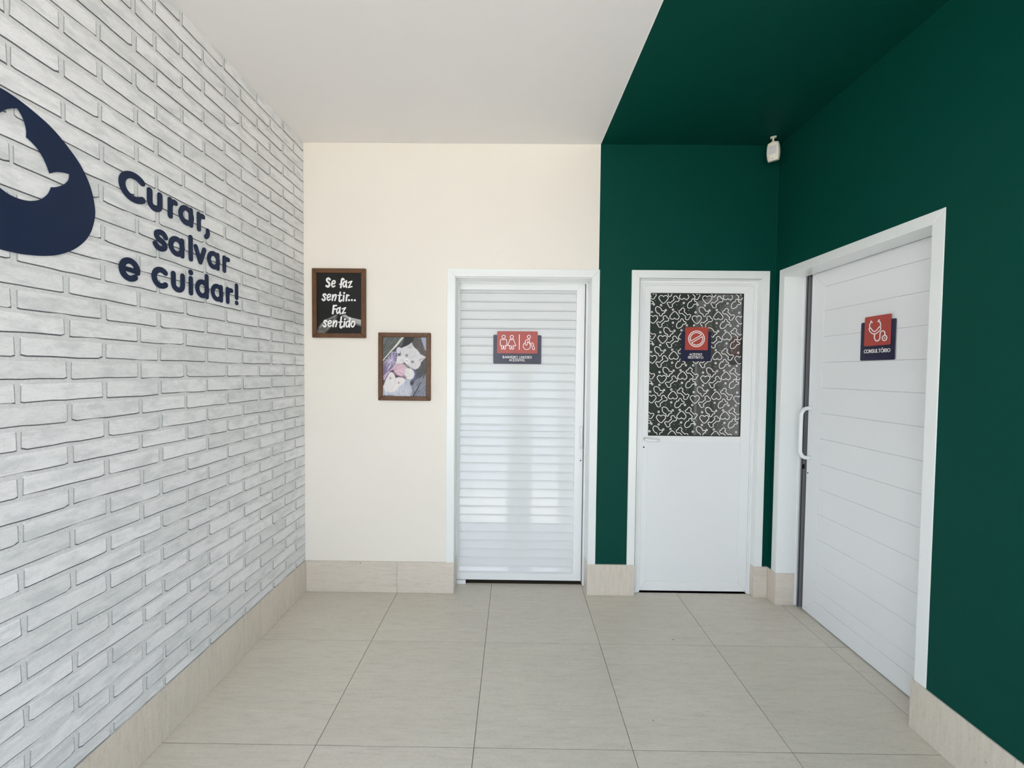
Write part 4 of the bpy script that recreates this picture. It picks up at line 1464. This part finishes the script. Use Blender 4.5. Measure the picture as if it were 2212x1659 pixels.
rows = body(0.0345, 0.024)
k = len(rows[0])
q = MB()
fs_ = [(i * k + j, i * k + (j + 1) % k, (i + 1) * k + (j + 1) % k, (i + 1) * k + j) for i in range(len(rows) - 1) for j in range(k)]
fs_ += [tuple(range(k)), tuple(range((len(rows) - 1) * k, len(rows) * k))]
q.add([p for r in rows for p in r], fs_)
q.build('housing', M['sensor'], sen, bevel=0.0012)
q = MB()
vs_ = []
for i in range(7):
    v = -0.016 + 0.046 * i / 6
    for j in range(7):
        a = -0.72 + 1.44 * j / 6
        dd = 0.0245 * (1 - 0.16 * (v / 0.053) ** 2) * (1 - 0.22 * abs(a) ** 2.2) + 0.0012
        vs_.append(SF(0.0265 * a, dd, v))
q.add(vs_, [(i * 7 + j, i * 7 + j + 1, (i + 1) * 7 + j + 1, (i + 1) * 7 + j) for i in range(6) for j in range(6)])
q.build('lens', M['sensor_lens'], sen, smooth=True)
q = MB(); tube(q, [SF(0, 0.018, -0.040), SF(0, 0.0225, -0.040)], 0.0026, 8); q.build('indicator_light', M['gasket'], sen)
q = MB()
vs_ = [SF(-0.018, -0.004, 0.0495), SF(0.018, -0.004, 0.0495), SF(0.018, 0.015, 0.0495), SF(-0.018, 0.015, 0.0495)]
top_ = Vector((sx - 0.003, sy - 0.003, H - 0.024))
vs_ += [tuple(top_ + Vector(o_)) for o_ in ((-0.004, -0.004, 0), (0.004, -0.004, 0), (0.004, 0.004, 0), (-0.004, 0.004, 0))]
q.add(vs_, [(0, 1, 2, 3), (4, 5, 6, 7), (0, 1, 5, 4), (1, 2, 6, 5), (2, 3, 7, 6), (3, 0, 4, 7)])
q.build('neck', M['sensor'], sen)

# ------------------------------------------------------------------ street front behind the camera, and the pavement outside
front = empty('wall_front', (0, FRONT_Y, 0), kind='structure')
q = MB(); q.box(XL - 0.2, XR + 0.28, FRONT_Y - 0.12, FRONT_Y, 2.68, H + 0.1); q.build('lintel', M['cream'], front)
q = MB(); q.box(0.74, XR + 0.16, FRONT_Y - 0.12, FRONT_Y, 0.0, 2.68); q.build('unseen_pier', M['cream'], front)  # unseen solid section, sized to darken the right of the slats
q = MB(); q.box(-0.10, 0.30, FRONT_Y - 0.12, FRONT_Y, 0.0, 2.68); q.build('unseen_pier', M['pave'], front)  # added out of view to put a dark column in the slat reflection
win = empty('window_1', (0, FRONT_Y, 0), kind='structure')
for xx in (XL - 0.15, -0.75):
    q = MB(); q.box(xx, xx + 0.05, FRONT_Y - 0.09, FRONT_Y - 0.03, 0.0, 2.68); q.build('mullion', M['alu_matt'], win)
for xa, xb in ((XL - 0.10, -0.75), (-0.70, -0.10), (0.30, 0.74)):
    q = MB(); q.box(xa, xb, FRONT_Y - 0.09, FRONT_Y - 0.03, 2.08, 2.13); q.build('transom', M['alu_matt'], win)
for nm, xa in (('added_opening_right', XR + 0.10), ('added_opening_left', XL - 0.16)):  # side openings added out of view to lift the dark side walls
    w_ = empty(nm, (xa, -3.3, 0), kind='structure')
    q = MB(); q.box(xa, xa + 0.06, FRONT_Y, SIDE_Y, 2.08, 2.13); q.build('transom', M['alu_matt'], w_)
    q = MB(); q.box(xa, xa + 0.06, -3.36, -3.31, 0, 2.08); q.build('mullion', M['alu_matt'], w_)
q = MB(); q.box(-60, 60, -90, FRONT_Y - 0.21, -0.30, -0.12); q.box(XR + 0.31, 60, FRONT_Y - 0.21, 60, -0.30, -0.12); q.box(-60, XL - 0.21, FRONT_Y - 0.21, 60, -0.30, -0.12)
tag(q.build('pavement', M['pave']), kind='structure')
